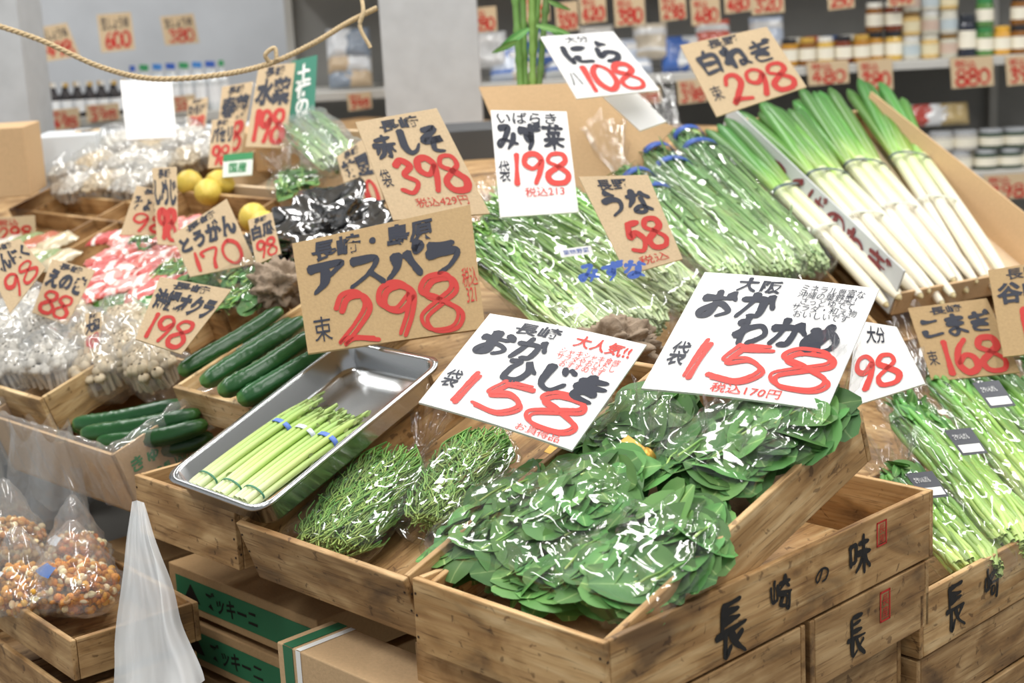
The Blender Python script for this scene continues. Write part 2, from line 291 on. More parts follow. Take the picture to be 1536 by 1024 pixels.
def letter(parent,items,mp,Wm,Hm,off=.0012,nm='lettering'):
    acc={}; lay=[0]
    def add(mat,V,Fc):
        a=acc.setdefault(mat.name,[mat,[],[],0]); a[1].append(V); a[2]+= [tuple(i+a[3] for i in f) for f in Fc]; a[3]+=len(V)
    def strokes(sts,a,b,v0,v1,lw,mat,brush):
        for st in sts:
            if brush: st=[(q[0]+rng.normal(0,.022),q[1]+rng.normal(0,.022)) for q in st]
            pts=crom(st,7 if brush else 8); pts=np.stack([(a+(b-a)*pts[:,0])*Wm,(v0+(v1-v0)*pts[:,1])*Hm],1)
            lay[0]=(lay[0]+1)%5; oo=off+lay[0]*.00006
            V,Fc=ribbon(pts,lw*(rng.uniform(.8,1.12) if brush else 1),brush); add(mat,np.array([mp(q[0]/Wm,q[1]/Hm,oo) for q in V]),Fc)
    for it in items:
        kind,s,u0,v0,u1,v1,mat=it[:7]; opt=it[7] if len(it)>7 else None
        if kind=='b':
            n=len(s)
            for i,ch in enumerate(s):
                a=u0+(u1-u0)*(i+.03)/n; b=u0+(u1-u0)*(i+.97)/n; dv=(rng.random()-.5)*.10*(v1-v0)
                if ch in KA:
                    sts=[[tuple(np.array([float(z) for z in q.split(',')])/10) for q in st.split()] for st in KA[ch].split('|')]
                    nst=len(sts); lw=(opt or .15)*(1.0 if nst<5 else .72)*min(abs(v1-v0)*Hm,(b-a)*Wm*1.15)
                    strokes(sts,a,b,v0+dv,v1+dv,lw,mat,True)
                else:
                    V,Fc=textgeo(ch,.03)
                    if len(V): add(mat,np.array([mp(a+(b-a)*x,v1+dv+(v0-v1)*y,off) for x,y in V]),Fc)
        elif kind=='t':
            V,Fc=textgeo(s,.03 if opt is None else opt)
            if not len(V): continue
            sd=rng.random()*50
            q=np.array([(x+.025*noise.noise(Vector((x*3+sd,y*3,0))),y+.035*noise.noise(Vector((x*4,y*3+sd,3)))) for x,y in V])
            uv=np.stack([u0+(u1-u0)*q[:,0],v1+(v0-v1)*q[:,1]],1)
            add(mat,np.array([mp(a,b,off) for a,b in uv]),Fc)
        elif kind in 'nd':
            wt=[.45 if c=='1' else 1 for c in s]; tot=sum(wt); x=0; lw=opt or .12
            for ch,wi in zip(s,wt):
                a=u0+(u1-u0)*(x+.04)/tot; b=u0+(u1-u0)*(x+wi*.93)/tot; x+=wi; dy=(rng.random()-.5)*.05*(v1-v0)
                sts=[[(q[0],1-q[1]) for q in st] for st in DG[ch]]
                if kind=='n': strokes(sts,a,b,v0+dy,v1+dy,lw*abs(v1-v0)*Hm,mat,False)
                else:
                    l2=lw*.42*abs(v1-v0)*Hm; g=.45*lw*abs(v1-v0)*Hm
                    strokes(sts,a-g*.5/Wm,b-g*.5/Wm,v0+dy-g*.4/Hm,v1+dy-g*.1/Hm,l2,mat,False)
                    strokes(sts,a+g*.6/Wm,b+g*.4/Wm,v0+dy+g*.6/Hm,v1+dy+g*.4/Hm,l2*1.15,mat,False)
        elif kind=='r':
            add(mat,np.array([mp(u0,v0,off*.6),mp(u1,v0,off*.6),mp(u1,v1,off*.6),mp(u0,v1,off*.6)]),[(0,3,2,1)])
    for mat,Vs,Fc,_ in acc.values():
        mk(nm,np.concatenate(Vs),Fc,mat,parent)
def seal(u0,v0,u1,v1,m=None):
    m=m or RED; e=(u1-u0)*.12; f=(v1-v0)*.07
    return [('r','',u0,v0,u1,v0+f,m),('r','',u0,v1-f,u1,v1,m),('r','',u0,v0,u0+e,v1,m),('r','',u1-e,v0,u1,v1,m),('t','長',u0+e*1.6,v0+f*1.8,u1-e*1.6,(v0+v1)/2-f*.3,m,0),('t','産',u0+e*1.6,(v0+v1)/2+f*.3,u1-e*1.6,v1-f*1.8,m,0)]
def sign(label,c4,d,mat,items,N=None,thick=.004,bend=0.0,name='price_sign',group=None,cat='price sign',zf=.4):
    cx=sum(c[0] for c in c4)/4; cy=sum(c[1] for c in c4)/4; C=P(cx,cy,d)
    if N is None: N=unit(unit(CAM-C)*.8+Z*zf-Ub*.05)
    Q=[onpl(x,y,C,N) for x,y in c4]
    Wm=(np.linalg.norm(Q[1]-Q[0])+np.linalg.norm(Q[2]-Q[3]))/2; Hm=(np.linalg.norm(Q[3]-Q[0])+np.linalg.norm(Q[2]-Q[1]))/2
    def mp(u,v,o=0):
        q=(Q[0]*(1-u)+Q[1]*u)*(1-v)+(Q[3]*(1-u)+Q[2]*u)*v
        return q+N*(o+bend*math.sin(math.pi*min(max(u,0),1)))
    root=thing(name,label,cat,min(Q,key=lambda q:q[2]),group)
    nu=9; V=[];Fc=[]
    for s in (0,-thick):
        for i in range(nu):
            for j in range(2): V.append(mp(i/(nu-1),j,s))
    for i in range(nu-1):
        a=2*i; Fc.append((a,a+1,a+3,a+2)); b=2*nu+a; Fc.append((b,b+2,b+3,b+1)); Fc.append((a,a+2,b+2,b)); Fc.append((a+1,b+1,b+3,a+3))
    Fc.append((0,2*nu,2*nu+1,1)); e=2*nu-2; Fc.append((e,e+1,2*nu+e+1,2*nu+e))
    mk('card',np.array(V),Fc,mat,root)
    letter(root,items,mp,Wm,Hm)
    return root
# ---------------------------------------------------------------- crate
def crate(label,O,eu,ev,ew,Lu,Lv,h,mat=WOOD,t=.009,name='wooden_crate',text=None,nails=False,floor=True,group=None):
    root=thing(name,label,'crate',O,group)
    board('end_board',O,eu*Lu,ev*t,ew*h,mat,root)
    board('end_board',O+ev*(Lv-t),eu*Lu,ev*t,ew*h,mat,root)
    board('side_board',O+ev*(t+.0006),ev*(Lv-2*t-.0012),eu*t,ew*h,mat,root)
    board('side_board',O+eu*(Lu-t)+ev*(t+.0006),ev*(Lv-2*t-.0012),eu*t,ew*h,mat,root)
    if floor:
        n=3; wd=(Lu-2*t)/n
        for i in range(n): board('floor_slat',O+eu*(t+i*wd+.002)+ev*(t+.001)+ew*.002,ev*(Lv-2*t-.002),eu*(wd-.004),ew*.006,mat,root)
    if text: letter(root,text,lambda u,v,o=0: O+ev*(Lv*u)+ew*(h*(1-v))-eu*o,Lv,h)
    if nails:
        nm=pm('nail_steel','#4a3b30',.5,metal=.6)
        for k in (.2,.5,.8):
            for e in (.005,Lu-.005):
                V,Fc=lathe([(.0013,0),(.0018,.0008),(.0008,.0014)],O+eu*e+ew*h*k,8,-ev); mk('nail',V,Fc,nm,root)
        for k in (.25,.75):
            V,Fc=lathe([(.0013,0),(.0018,.0008),(.0008,.0014)],O+ev*.005+ew*h*k,8,-eu); mk('nail',V,Fc,nm,root)
    return root
# ---------------------------------------------------------------- bags
def bagprof(s,wide=.55,neck=.07):
    if s<.1: return math.sqrt(max(0,1-(1-s/.1)**2))*.97+.03
    if s<wide: return 1.0
    if s<1:
        q=(s-wide)/(1-wide); return neck+(1-neck)*(.5+.5*math.cos(math.pi*q))
    return neck+(s-1)*2.6
def bagframe(base,tie,n):
    a=tie-base; L=np.linalg.norm(a); a=a/L; b=unit(np.cross(n,a)); nn=np.cross(a,b); return a,b,nn,L
LN=[(i/7,j/4) for i in range(8) for j in range(5)]
LT=[];LV=[]
for x,yj in LN:
    w=.5*max(0,math.sin(math.pi*min(1,(x*.95+.03))**.8))**.68
    y=(yj-.5)*2*w*.95
    LT.append((x-.5,y,-.14*(x-.5)**2+.05*abs(y))); LV.append(.0 if yj==.5 else .5+.5*x)
LT=np.array(LT); LF=np.array([(i*5+j,(i+1)*5+j,(i+1)*5+j+1,i*5+j+1) for i in range(7) for j in range(4)]); LV=np.array(LV)
def scatter_leaves(pos,nor,size,aspect=.85,dirs=None,jit=.45,bk=1.0,sv=.6):
    m=len(pos); nor=nor+rng.normal(0,jit,(m,3)); nor/=np.linalg.norm(nor,axis=1,keepdims=True)
    d=rng.normal(0,1,(m,3)) if dirs is None else dirs+rng.normal(0,.35,(m,3))
    x=d-(d*nor).sum(1,keepdims=True)*nor; x/=np.linalg.norm(x,axis=1,keepdims=True); y=np.cross(nor,x)
    s=(size*(1-sv/2+sv*rng.random(m)))[:,None,None]; T=LT[None]*np.array([1,aspect,1])
    bendk=(rng.random((m,1))-.4)*bk
    z=T[:,:,2]+bendk*(-(T[:,:,0]**2))*1.2
    V=pos[:,None]+s*(T[:,:,0:1]*x[:,None]+T[:,:,1:2]*y[:,None]+z[:,:,None]*nor[:,None])
    Fc=(LF[None]+np.arange(m)[:,None,None]*len(LT)).reshape(-1,4)
    var=np.stack([np.repeat(rng.random(m),len(LT)),np.tile(LV,m),np.repeat(rng.random(m),len(LT))],1)
    return V.reshape(-1,3),Fc,var
def bag(label,base,tie,Wd,Th,n,kind='leaf',seed=0,count=220,tape=True,filmmat=None,name='vegetable_bag',group='bagged vegetables on the stall',cat='bagged vegetable',wide=.55,neck=.07,mat=None,rad=.003,lsize=.055,fill=.9,leaf=None,ext=1.2,nrec=5,cs=.82,wav=1.0):
    a,b,nn,L=bagframe(base,tie,n); root=thing(name,label,cat,base,group)
    hw=Wd/2
    def surf(s,phi,k=1.0,rough=True):
        w=hw*bagprof(s,wide,neck); th=Th*bagprof(s,wide,neck*1.6)**.7
        cx=math.cos(phi); sx=math.sin(phi); q=abs(sx)**.8*(1 if sx>0 else -1)
        pt=base+a*(s*L)+b*(w*cx*k)+nn*(th*.5+th*.5*q*k)
        if rough:
            nz=noise.noise(Vector(tuple(pt*12))+Vector((seed,0,0)))*.010+abs(noise.noise(Vector(tuple(pt*34))+Vector((0,seed,0))))*.010
            cr=abs(math.sin(nrec*phi+2*math.sin(s*5+seed)))*min(1,max(0,(s-.2)*1.3))*(.18*w+.006)
            pt=pt+(b*cx+nn*sx)*(nz-cr+.006)
            if s>1: pt=pt+nn*((s-1)*.16)+nn*.010*math.sin(phi*4+seed)*(s-1)*6
        return pt
    V,Fc=grid(50,64,lambda i,j: surf(i*ext,j*2*math.pi),True)
    mk('plastic_film',V,Fc,filmmat or FILM,root,smooth=True)
    if kind=='leaf':
        pos=[];nor=[]
        for i in range(count):
            s=rng.random()*cs+.07; y=rng.random()*1.9-.95; lay=rng.random()**.4
            w=hw*bagprof(s,wide,neck); th=Th*bagprof(s,wide,neck*1.6)**.7; dome=max(0,1-abs(y)**3)**.5
            pos.append(base+a*(s*L)+b*(w*y*.80)+nn*(th*.36+th*.48*dome*(lay*1.15-.25)))
            nor.append(nn+b*y*.35+a*rng.normal(0,.1))
        V,Fc,var=scatter_leaves(np.array(pos),np.array(nor),lsize,jit=.22,bk=.9,aspect=.76,sv=.9)
        mk('leaves',V,Fc,mat or LEAF,root,smooth=True,var=var,kind='stuff')
        pa=[]
        for i in range(36):
            q=rng.random()*math.pi; k=rng.random()*.9; s=rng.random()*.65; pa.append([surf(s+t*.22,q+t*.3,k,False)+nn*rng.normal(0,.002) for t in (0,.33,.66,1)])
        V,Fc,var=tubes(pa,.0016,5); mk('stems',V,Fc,STEM,root,smooth=True,var=var,kind='stuff')
    elif kind=='needle':
        pa=[]
        for i in range(count):
            s=rng.random()*.66+.03; q=rng.random()*2*math.pi; k=math.sqrt(rng.random())*.92; pt=surf(s,q,k*fill,False)
            d=unit(a*(.5+rng.random()*.8)+b*rng.normal(0,.7)+nn*rng.normal(0,.2)); cur=[]
            for j in range(7):
                cur.append(pt.copy()); d=unit(d+b*rng.normal(0,.32)+nn*rng.normal(0,.10)+a*.08); pt=pt+d*.008
                v=pt-base; s_=np.dot(v,a)/L; yb=np.dot(v,b); wm=hw*bagprof(min(.99,max(.05,s_)),wide,neck)*.9
                if abs(yb)>wm: pt=pt-b*(yb-math.copysign(wm,yb))
                zz=np.dot(v,nn); pt=pt-nn*(max(0,zz-Th*.88)-max(0,-zz+.003))
            pa.append(cur)
        V,Fc,var=tubes(pa,.00115,4); mk('sprigs',V,Fc,mat or HIJ,root,smooth=True,var=var,kind='stuff')
    elif kind=='stalk':
        pa=[];K=11
        for i in range(count):
            q=rng.random()*2*math.pi; k=math.sqrt(rng.random())*.92; s0=.02+rng.random()*.06; s1=.8+rng.random()*.16; cur=[]; w1=rng.normal(0,.25)
            for j in range(K):
                t=j/(K-1); cur.append(surf(s0+(s1-s0)*t,q+w1*math.sin(t*3),k*fill,False)+b*noise.noise(Vector((i*.7,t*2.5,seed)))*.014*wav+nn*noise.noise(Vector((i*.7,t*2.5,seed+9)))*.006)
            pa.append(cur)
        V,Fc,var=tubes(pa,rad*(.6+.8*rng.random((count,1))),6); mk('stalks',V,Fc,mat,root,smooth=True,var=var,kind='stuff')
        if leaf:
            lm,m,s0,s1,ls,asp=leaf
            ss=s0+(s1-s0)*rng.random(m)**.7; yy=rng.random(m)*1.5-.75
            pos=np.array([base+a*s*L+b*hw*bagprof(s,wide,neck)*y+nn*(Th*(.45+.5*rng.random()*(1-y*y))) for s,y in zip(ss,yy)])
            V,Fc,var=scatter_leaves(pos,np.repeat(nn[None],m,0),ls,asp,np.repeat(a[None],m,0),.5); mk('leaves',V,Fc,lm,root,smooth=True,var=var,kind='stuff')
    if tape:
        c=tie+nn*Th*.28; w=hw*neck+.004
        V,Fc=grid(3,16,lambda u,v:c+a*(u-.5)*.014+b*math.cos(v*6.283)*(w+.002)+nn*math.sin(v*6.283)*.009,True); mk('tie_tape',V,Fc,GOLD,root,smooth=True,solid=.0008)
        mk('tie_tape',np.array([c-a*.007+nn*.004,c+a*.007+nn*.004,c+a*.007+b*.040+nn*.014,c-a*.007+b*.040+nn*.014]),[(0,1,2,3)],GOLD,root,solid=.0008)
    return root
# ================================================================= ROOM
FL=pm('concrete_floor','#8d8b86',.6,bump=.2,bscale=8); WLM=pm('painted_wall','#d9dce0',.7,bump=.05,bscale=5); CEI=pm('ceiling_white','#e4e4e2',.8)
DK=pm('grey_panel','#9b9a96',.7,bump=.05,bscale=6)
def st(name,o,a,b,c,mat): return board(name,A3(*o),A3(*a),A3(*b),A3(*c),mat,bevel=0,kind='structure')
st('floor',(-5,-1.5,-.1),(10,0,0),(0,9.5,0),(0,0,.1),FL)
st('wall_back',(-5,7.6,0),(10,0,0),(0,.15,0),(0,0,3.6),WLM)
st('wall_left',(-5,-1.5,0),(.15,0,0),(0,9.1,0),(0,0,3.6),WLM)
st('wall_right',(4.85,-1.5,0),(.15,0,0),(0,9.1,0),(0,0,3.6),WLM)
st('ceiling',(-5,-1.5,3.6),(10,0,0),(0,9.5,0),(0,0,.12),CEI)
PIL=pm('grey_pillar_paint','#c6cacd',.75,bump=.12,bscale=20)
a=P(578,150,4.3); b_=P(722,150,4.3)
st('trim_1',(a[0],a[1],0),(b_[0]-a[0],0,0),(0,.28,0),(0,0,3.6),PIL)
a=P(-60,200,4.6); b_=P(47,200,4.6)
st('trim_2',(a[0],a[1],0),(b_[0]-a[0],0,0),(0,.25,0),(0,0,3.6),PIL)
def area(name,loc,sx,sy,pw,col=(1,.99,.97)):
    l=bpy.data.lights.new(name,'AREA'); l.shape='RECTANGLE'; l.size=sx; l.size_y=sy; l.energy=pw; l.color=col
    o=bpy.data.objects.new(name,l); o.location=loc; sc.collection.objects.link(o); return o
for i,(x,y,pw) in enumerate([(-2.2,2.4,40),(0,2.4,40),(2.2,2.4,40),(-2.2,4.6,46),(0,4.6,46),(2.2,4.6,46),(-1.2,.4,40),(1.2,.4,40),(-2.2,6.7,22)]):  # rearmost entry is an extra lamp added to brighten the left back wall
    area('ceiling_and_fill_lamp',(x,y,3.45),.22,2.0 if y<6 else 1.4,pw)
w=bpy.data.worlds.new('w'); sc.world=w; w.use_nodes=True; w.node_tree.nodes['Background'].inputs[0].default_value=(.95,.97,1,1); w.node_tree.nodes['Background'].inputs[1].default_value=.4
# ================================================================= STAND
def hgt(a_,b_): return min(.85+.344*b_, .72+.40*a_)-.17
def standpt(i,j):
    a_=i*3.1+.16; b_=j*2.1+.24; q=p0+Ub*a_+Vv*b_; q=q.copy(); q[2]=max(.5,min(hgt(a_,b_),1.12)); return q
V,Fc=grid(33,24,standpt)
root=thing('display_stand','stepped wooden market display stand under the crates','display stand',A3(p0[0],p0[1],0))
mk('sloping_top',V,Fc,WOOD2,root,lc=V*1.0,solid=.02)
for a_,b_ in [(.2,.3),(1.2,.3),(2.4,.3),(3.15,.3),(.4,1.1),(.4,2.2),(1.2,2.2),(3.15,2.2)]:
    q=p0+Ub*a_+Vv*b_; q[2]=0; hh=max(.5,min(hgt(a_,b_),1.12))-.012
    board('leg',q,Ub*.05,Vv*.05,Z*hh,WOOD2,root)
# ================================================================= CRATES
hA=.09
O=p0-Z*hA
LvA=np.linalg.norm(onpl(1400,757,p0,Ub)-p0); LuA=np.linalg.norm(onz(608,870,ZT)-p0)
crate('pale wooden crate with brush-written characters on its long side',O,Ub,Vv,Z,LuA,LvA,hA,WOOD,nails=True,
  text=[('b','長',.28,.20,.375,.96,INK,.18),('b','崎',.44,.18,.51,.68,INK,.16),('b','の',.58,.34,.628,.58,INK,.16),('b','味',.69,.10,.768,.72,INK,.19)]+seal(.79,.10,.826,.46))
TB=math.radians(17.3); VB=unit(Vv*math.cos(TB)+Z*math.sin(TB)); WB=unit(-Vv*math.sin(TB)+Z*math.cos(TB))
OB=O+Ub*.0095+Vv*.030+Z*.012
LB_=.50
crate('tilted wooden crate propped inside a lower crate, full of leaf bags',OB,Ub,VB,WB,LuA-.020,LB_,.072,WOOD)
q=OB+Ub*.012+VB*.012+WB*.010
board('cardboard_liner',q,Ub*(LuA-.05),VB*(LB_-.03),WB*.004,CARD,label='tan cardboard sheet lining the tilted crate',cat='cardboard sheet',bevel=0)
def S1crate(px,Lu,Lv,h,label,mat=WOOD,**k):
    q=S1(*px); return crate(label,q-N1*h,Ub,V1,N1,Lu,Lv,h,mat,**k)
cL=np.linalg.norm(onz(367,780,ZT)-onz(606,872,ZT))
S1crate((604,871),cL,.5,.09,'tilted wooden crate holding small bags of fine green sprigs',WOOD2,nails=True)
dq=onz(350,762,ZT); dL=np.linalg.norm(onz(207,710,ZT)-dq)
crate('level wooden crate supporting a steel tray of asparagus',dq-Z*.09,Ub,Vv,Z,dL,.34,.09,WOOD2,nails=True)
q=onpl(1380,893,g0,Ub)
crate('pale wooden crate with brush-written characters holding long green stalks',q-Z*.09,Ub,Vv,Z,.34,.6,.09,WOOD,
  text=[('b','長',.10,.12,.19,.90,INK,.18),('b','崎',.27,.12,.34,.70,INK,.16)])
crate('lower wooden crate under the stalk crate',q-Z*.184+Ub*.004,Ub,Vv,Z,.34,.6,.09,WOOD2)
crate('worn wooden crate near the bottom of the stack',q-Z*.28+Vv*.02,Ub,Vv,Z,.34,.6,.092,WOOD2)
zk=ZT-hA-.004
q=p0+Vv*.36; q[2]=zk-.09
crate('lower wooden crate with a brush-written character and red seal',q,Ub,Vv,Z,.33,LvA-.37,.09,WOOD2,text=[('b','長',.28,.2,.44,.85,INK,.18)]+seal(.56,.1,.65,.56))
q=p0+Vv*.02; q[2]=zk-.09
crate('plain lower wooden crate under the corner of the stall',q,Ub,Vv,Z,.33,.33,.09,WOOD2)
q=p0+Vv*.04+Ub*.02; q[2]=zk-.2
crate('plain wooden crate at the bottom of the stack',q,Ub,Vv,Z,.33,.55,.1,WOOD2)
# ================================================================= TRAY + ASPARAGUS
def tr(px,h): return S1(*px,h)
TQ=[tr((517,510),.035),tr((658,545),.035),tr((392,760),.03),tr((250,716),.03)]
cT=sum(TQ)/4; ex=(TQ[1]-TQ[0]+TQ[2]-TQ[3])/2; ey=(TQ[0]-TQ[3]+TQ[1]-TQ[2])/2
lx,ly=np.linalg.norm(ex),np.linalg.norm(ey); ex/=lx; ey=unit(ey); NTr=unit(np.cross(ex,ey)); NTr=NTr if NTr[2]>0 else -NTr
def rr(hx,hy,rad,n=6):
    o=[]
    for cxs,cys,a0 in ((1,1,0),(-1,1,90),(-1,-1,180),(1,-1,270)):
        for k in range(n+1):
            a=math.radians(a0+90*k/n); o.append((cxs*(hx-rad)+rad*math.cos(a),cys*(hy-rad)+rad*math.sin(a)))
    return o
rings=[(.006,-.004,.03),(.007,.0,.03),(0,.001,.028),(-.003,-.002,.027),(-.007,-.034,.025),(-.013,-.040,.02),(-.05,-.041,.01)]
V=[];Fc=[];npt=28
for dx,dz,rd in rings:
    for x,y in rr(lx/2+dx,ly/2+dx,max(rd,.004)): V.append(cT+ex*x+ey*y+NTr*dz)
for i in range(len(rings)-1):
    for j in range(npt): j2=(j+1)%npt; Fc.append((i*npt+j,i*npt+j2,(i+1)*npt+j2,(i+1)*npt+j))
Fc.append(tuple((len(rings)-1)*npt+j for j in range(npt)))
mk('steel_tray',np.array(V),Fc,STEEL,smooth=True,label='shallow stainless steel tray holding asparagus bundles',cat='metal tray',solid=.0012)
def spear(q0,q1,rad,parent):
    K=14; t=np.linspace(0,1,K); path=q0[None]+(q1-q0)[None]*t[:,None]+N1[None]*(np.sin(t*3)*.003)[:,None]
    rr_=rad*np.where(t<.8,1-.12*t,1.0-.1-(t-.8)*2.5); rr_=np.clip(rr_,.15*rad,None); rr_[-4:-2]*=1.15
    V,Fc,var=tubes(path[None],rr_[None],10); mk('asparagus_spear',V,Fc,ASP,parent,smooth=True,var=var)
    a=unit(q1-q0); pos=[];nor=[];dr=[]; b=unit(np.cross(a,N1))
    for i in range(26):
        tt=(.2+.15*i if i<4 else .78+.21*rng.random()); an=rng.random()*2*math.pi; rd=rad*(1.05 if i<4 else max(.3,1.1-(tt-.8)*2.8))
        o_=b*math.cos(an)+N1*math.sin(an); pos.append(q0+(q1-q0)*tt+o_*rd); nor.append(o_); dr.append(a)
    V,Fc,var=scatter_leaves(np.array(pos),np.array(nor),.010,.6,np.array(dr)*2,.12); mk('tip_scales',V,Fc,ASPT,parent,smooth=True,var=var)
for bi,(s,e) in enumerate([((292,730),(472,602)),((328,742),(506,610)),((362,752),(540,622))]):
    q0=S1(*s,.0); q1=S1(*e,.0)
    a=unit(q1-q0); b=unit(np.cross(a,N1)); root=thing('asparagus_bundle','bundle of pale green asparagus spears tied with blue-printed tape','asparagus',q0,'asparagus bundles in the steel tray')
    for ki,(i,j) in enumerate([(-1.5,0),(-.5,0),(.5,0),(1.5,0),(-1,.9),(0,.9),(1,.9)]):
        off=b*i*.0104+N1*(j*.0095); spear(q0+off-N1*.006,q1+off-N1*.006+a*rng.normal(0,.012)+b*i*.0012,.0052,root)
    for tt,mm,ww in ((.10,pm('band_green','#3c7a5c',.5),.0015),(.70,pm('band_blue_white','#5f7fd0',.5) if bi!=1 else pm('band_white','#dfe4f0',.5),.004)):
        c=q0+(q1-q0)*tt-N1*.002; V,Fc=grid(3,22,lambda i,j:c+a*(i-.5)*2*ww+b*math.cos(j*2*math.pi)*.0222+N1*(math.sin(j*2*math.pi)*.012+.001),True)
        mk('binding_tape',V,Fc,mm,root,smooth=True,solid=.0006)
# ================================================================= CUCUMBERS
def cucumber(q0,q1,rad,bend,label,group,nrm=N1,mat=CUKE,name='cucumber'):
    a=unit(q1-q0); b=unit(np.cross(a,nrm)); K=56;S=24; V=[];var=[]
    sd=rng.random()*9; rv=rng.random()
    for i in range(K):
        t=i/(K-1); rr_=rad*(max(0,1-(2*t-1)**8)**.5)*(1-.1*t); c=q0+(q1-q0)*t+b*bend*math.sin(math.pi*t)+b*.002*math.sin(t*7+sd)
        for j in range(S):
            an=2*math.pi*j/S; dv=b*math.cos(an)+nrm*math.sin(an); k=1+.22*max(0,noise.noise(Vector((t*46,an*5,sd)))-.15)+.05*math.cos(an*5); V.append(c+dv*rr_*k); var.append((rv,t,rv))
    Fc=[(i*S+j,i*S+(j+1)%S,(i+1)*S+(j+1)%S,(i+1)*S+j) for i in range(K-1) for j in range(S)]
    return mk(name,np.array(V),Fc,mat,smooth=True,var=var,label=label,cat='cucumber',group=group)
for i,(s,e,h) in enumerate([((268,560),(425,464),.004),((300,576),(458,478),.022),((328,590),(480,498),.030),((356,602),(496,522),.018),((300,565),(440,480),-.016),((345,585),(480,515),-.010),((376,608),(504,546),-.004)]):
    cucumber(S1(*s,h),S1(*e,h),.0170,.005,'long dark green cucumber lying in an open box','loose cucumbers in the wooden box')
S1crate((382,612),.23,.36,.06,'low wooden box packed with long cucumbers',WOOD3)
E0=onz(168,683,.84); eu=onz(52,607,.84)-E0; LE=np.linalg.norm(eu); ev=onpl(372,604,E0,Ub)-E0
LV_=min(.40,np.linalg.norm(ev)); VE=V1; NE=N1; hE=.115
OE=E0-NE*hE; t=.005
root=thing('cardboard_box','plastic-lined open cardboard box with green print, full of cucumbers','cardboard box',OE)
for o,a,b in [(OE,Ub*LE,VE*t),(OE+VE*(LV_-t),Ub*LE,VE*t),(OE,VE*LV_,Ub*t),(OE+Ub*(LE-t),VE*LV_,Ub*t)]:
    board('side_panel',o,a,b,NE*hE,CARD,root,bevel=0)
board('base_panel',OE,Ub*LE,VE*LV_,NE*.004,CARD,root,bevel=0)
letter(root,[('t','きゅうり',.08,.2,.5,.42,GRN),('t','鹿児島県 JAみなみ',.08,.52,.6,.7,GRN)],lambda u,v,o=0: OE+VE*(LV_*u)+NE*(hE*(1-v))-Ub*o,LV_,hE)
def liner(i,j):
    per=j*2*(LE+LV_)
    if per<LE: q=OE+Ub*per; o=-VE
    elif per<LE+LV_: q=OE+Ub*LE+VE*(per-LE); o=Ub
    elif per<2*LE+LV_: q=OE+VE*LV_+Ub*(2*LE+LV_-per); o=VE
    else: q=OE+VE*(2*LE+2*LV_-per); o=-Ub
    if i<.4: hh=hE*(.55+.45*i/.4)+.004; of=-.012
    elif i<.6: hh=hE+.012*math.sin((i-.4)/.2*math.pi)+.004; of=-.012+.018*(i-.4)/.2
    else: hh=hE*(1-.85*(i-.6)/.4); of=.006+.004*i
    nz=noise.noise(Vector(tuple(q*25))+Vector((0,0,i*2)))*.012
    return q+o*(of+abs(nz)+.004*math.sin(per*120)*i)+NE*(hh+.006*noise.noise(Vector(tuple(q*40))))
V,Fc=grid(16,160,liner,True); mk('plastic_liner',V,Fc,FILMH,root,smooth=True)
for i,(s,e,h) in enumerate([((110,636),(278,604),-.012),((122,650),(302,618),-.004),((146,664),(312,636),-.014),((110,640),(250,625),-.045),((140,655),(300,630),-.05),((175,676),(320,655),-.045)]):
    q0=onpl(*s,E0+NE*h,NE); q1=onpl(*e,E0+NE*h,NE); cucumber(q0,q1,.016,.014,'curved dark green cucumber in a plastic-lined box','cucumbers in the cardboard box',NE)
# ================================================================= SPRIG BAGS
bag('small clear bag of fine needle-like green sprigs',S1(488,852,-.066),S1(636,672,-.056),.145,.045,N1,'needle',1,1700,False,group='bags of green sprigs in the crate',wide=.6)
bag('small clear bag of fine needle-like green sprigs',S1(652,812,-.064),S1(758,648,-.05),.125,.042,N1,'needle',2,1350,False,group='bags of green sprigs in the crate',wide=.62)
# ================================================================= LEAF BAGS
LG='clear bags of round green leaves in the tilted crate'
for i,(s,e,wd,th,h,ct,tp) in enumerate([((706,888),(868,706),.155,.058,-.052,260,True),((898,940),(1085,748),.165,.060,-.056,290,True),((792,915),(930,770),.13,.044,-.058,190,False),
   ((900,712),(1035,597),.13,.050,-.038,170,True),((1040,755),(1200,606),.14,.056,-.040,260,True),((1145,700),(1262,605),.09,.04,-.038,100,True),((808,822),(975,698),.13,.050,-.034,200,True)]):
    bag('clear plastic bag of round green leaves tied with gold tape',S1(*s,h),S1(*e,h+.016),wd,th,N1,'leaf',i*3+1,ct,tp,group=LG,lsize=.063,wide=.52,cs=.74,ext=1.27 if tp else 1.02,filmmat=FILML)
# ================================================================= RIGHT STALK BAGS
SG='bags of long green stalks in the right crate'
SL=(LEAF,50,.7,.98,.045,.4)
for i,(s,e,wd,h) in enumerate([((1470,882),(1335,730),.11,-.05),((1535,850),(1345,620),.12,-.04),((1590,800),(1395,570),.12,-.035),((1650,760),(1460,560),.12,-.035),((1700,700),(1540,550),.12,-.04)]):
    bag('clear bag of long slender green stalks with a small label',S2(*s,h),S2(*e,h),wd,.05,N2,'stalk',i+20,125,False,mat=STEM,rad=.004,wide=.8,neck=.5,group=SG,leaf=SL,filmmat=FILM2)
for (x,y,d) in ((1450,663,2.30),(1392,728,2.20),(1492,592,2.42)):
    sign('small black and white paper label on a stalk bag',[(x-34,y-18),(x+6,y-22),(x+32,y+16),(x-6,y+20)],d,pm('label_dark','#3a3d46',.4),[('r','',.08,.62,.92,.92,WHI),('t','さやいんげん',.12,.2,.7,.42,WHI,0)],N=unit(N2*.7+(unit(CAM-P(x,y,d)))*.4),thick=.0006,name='product_label',cat='label')
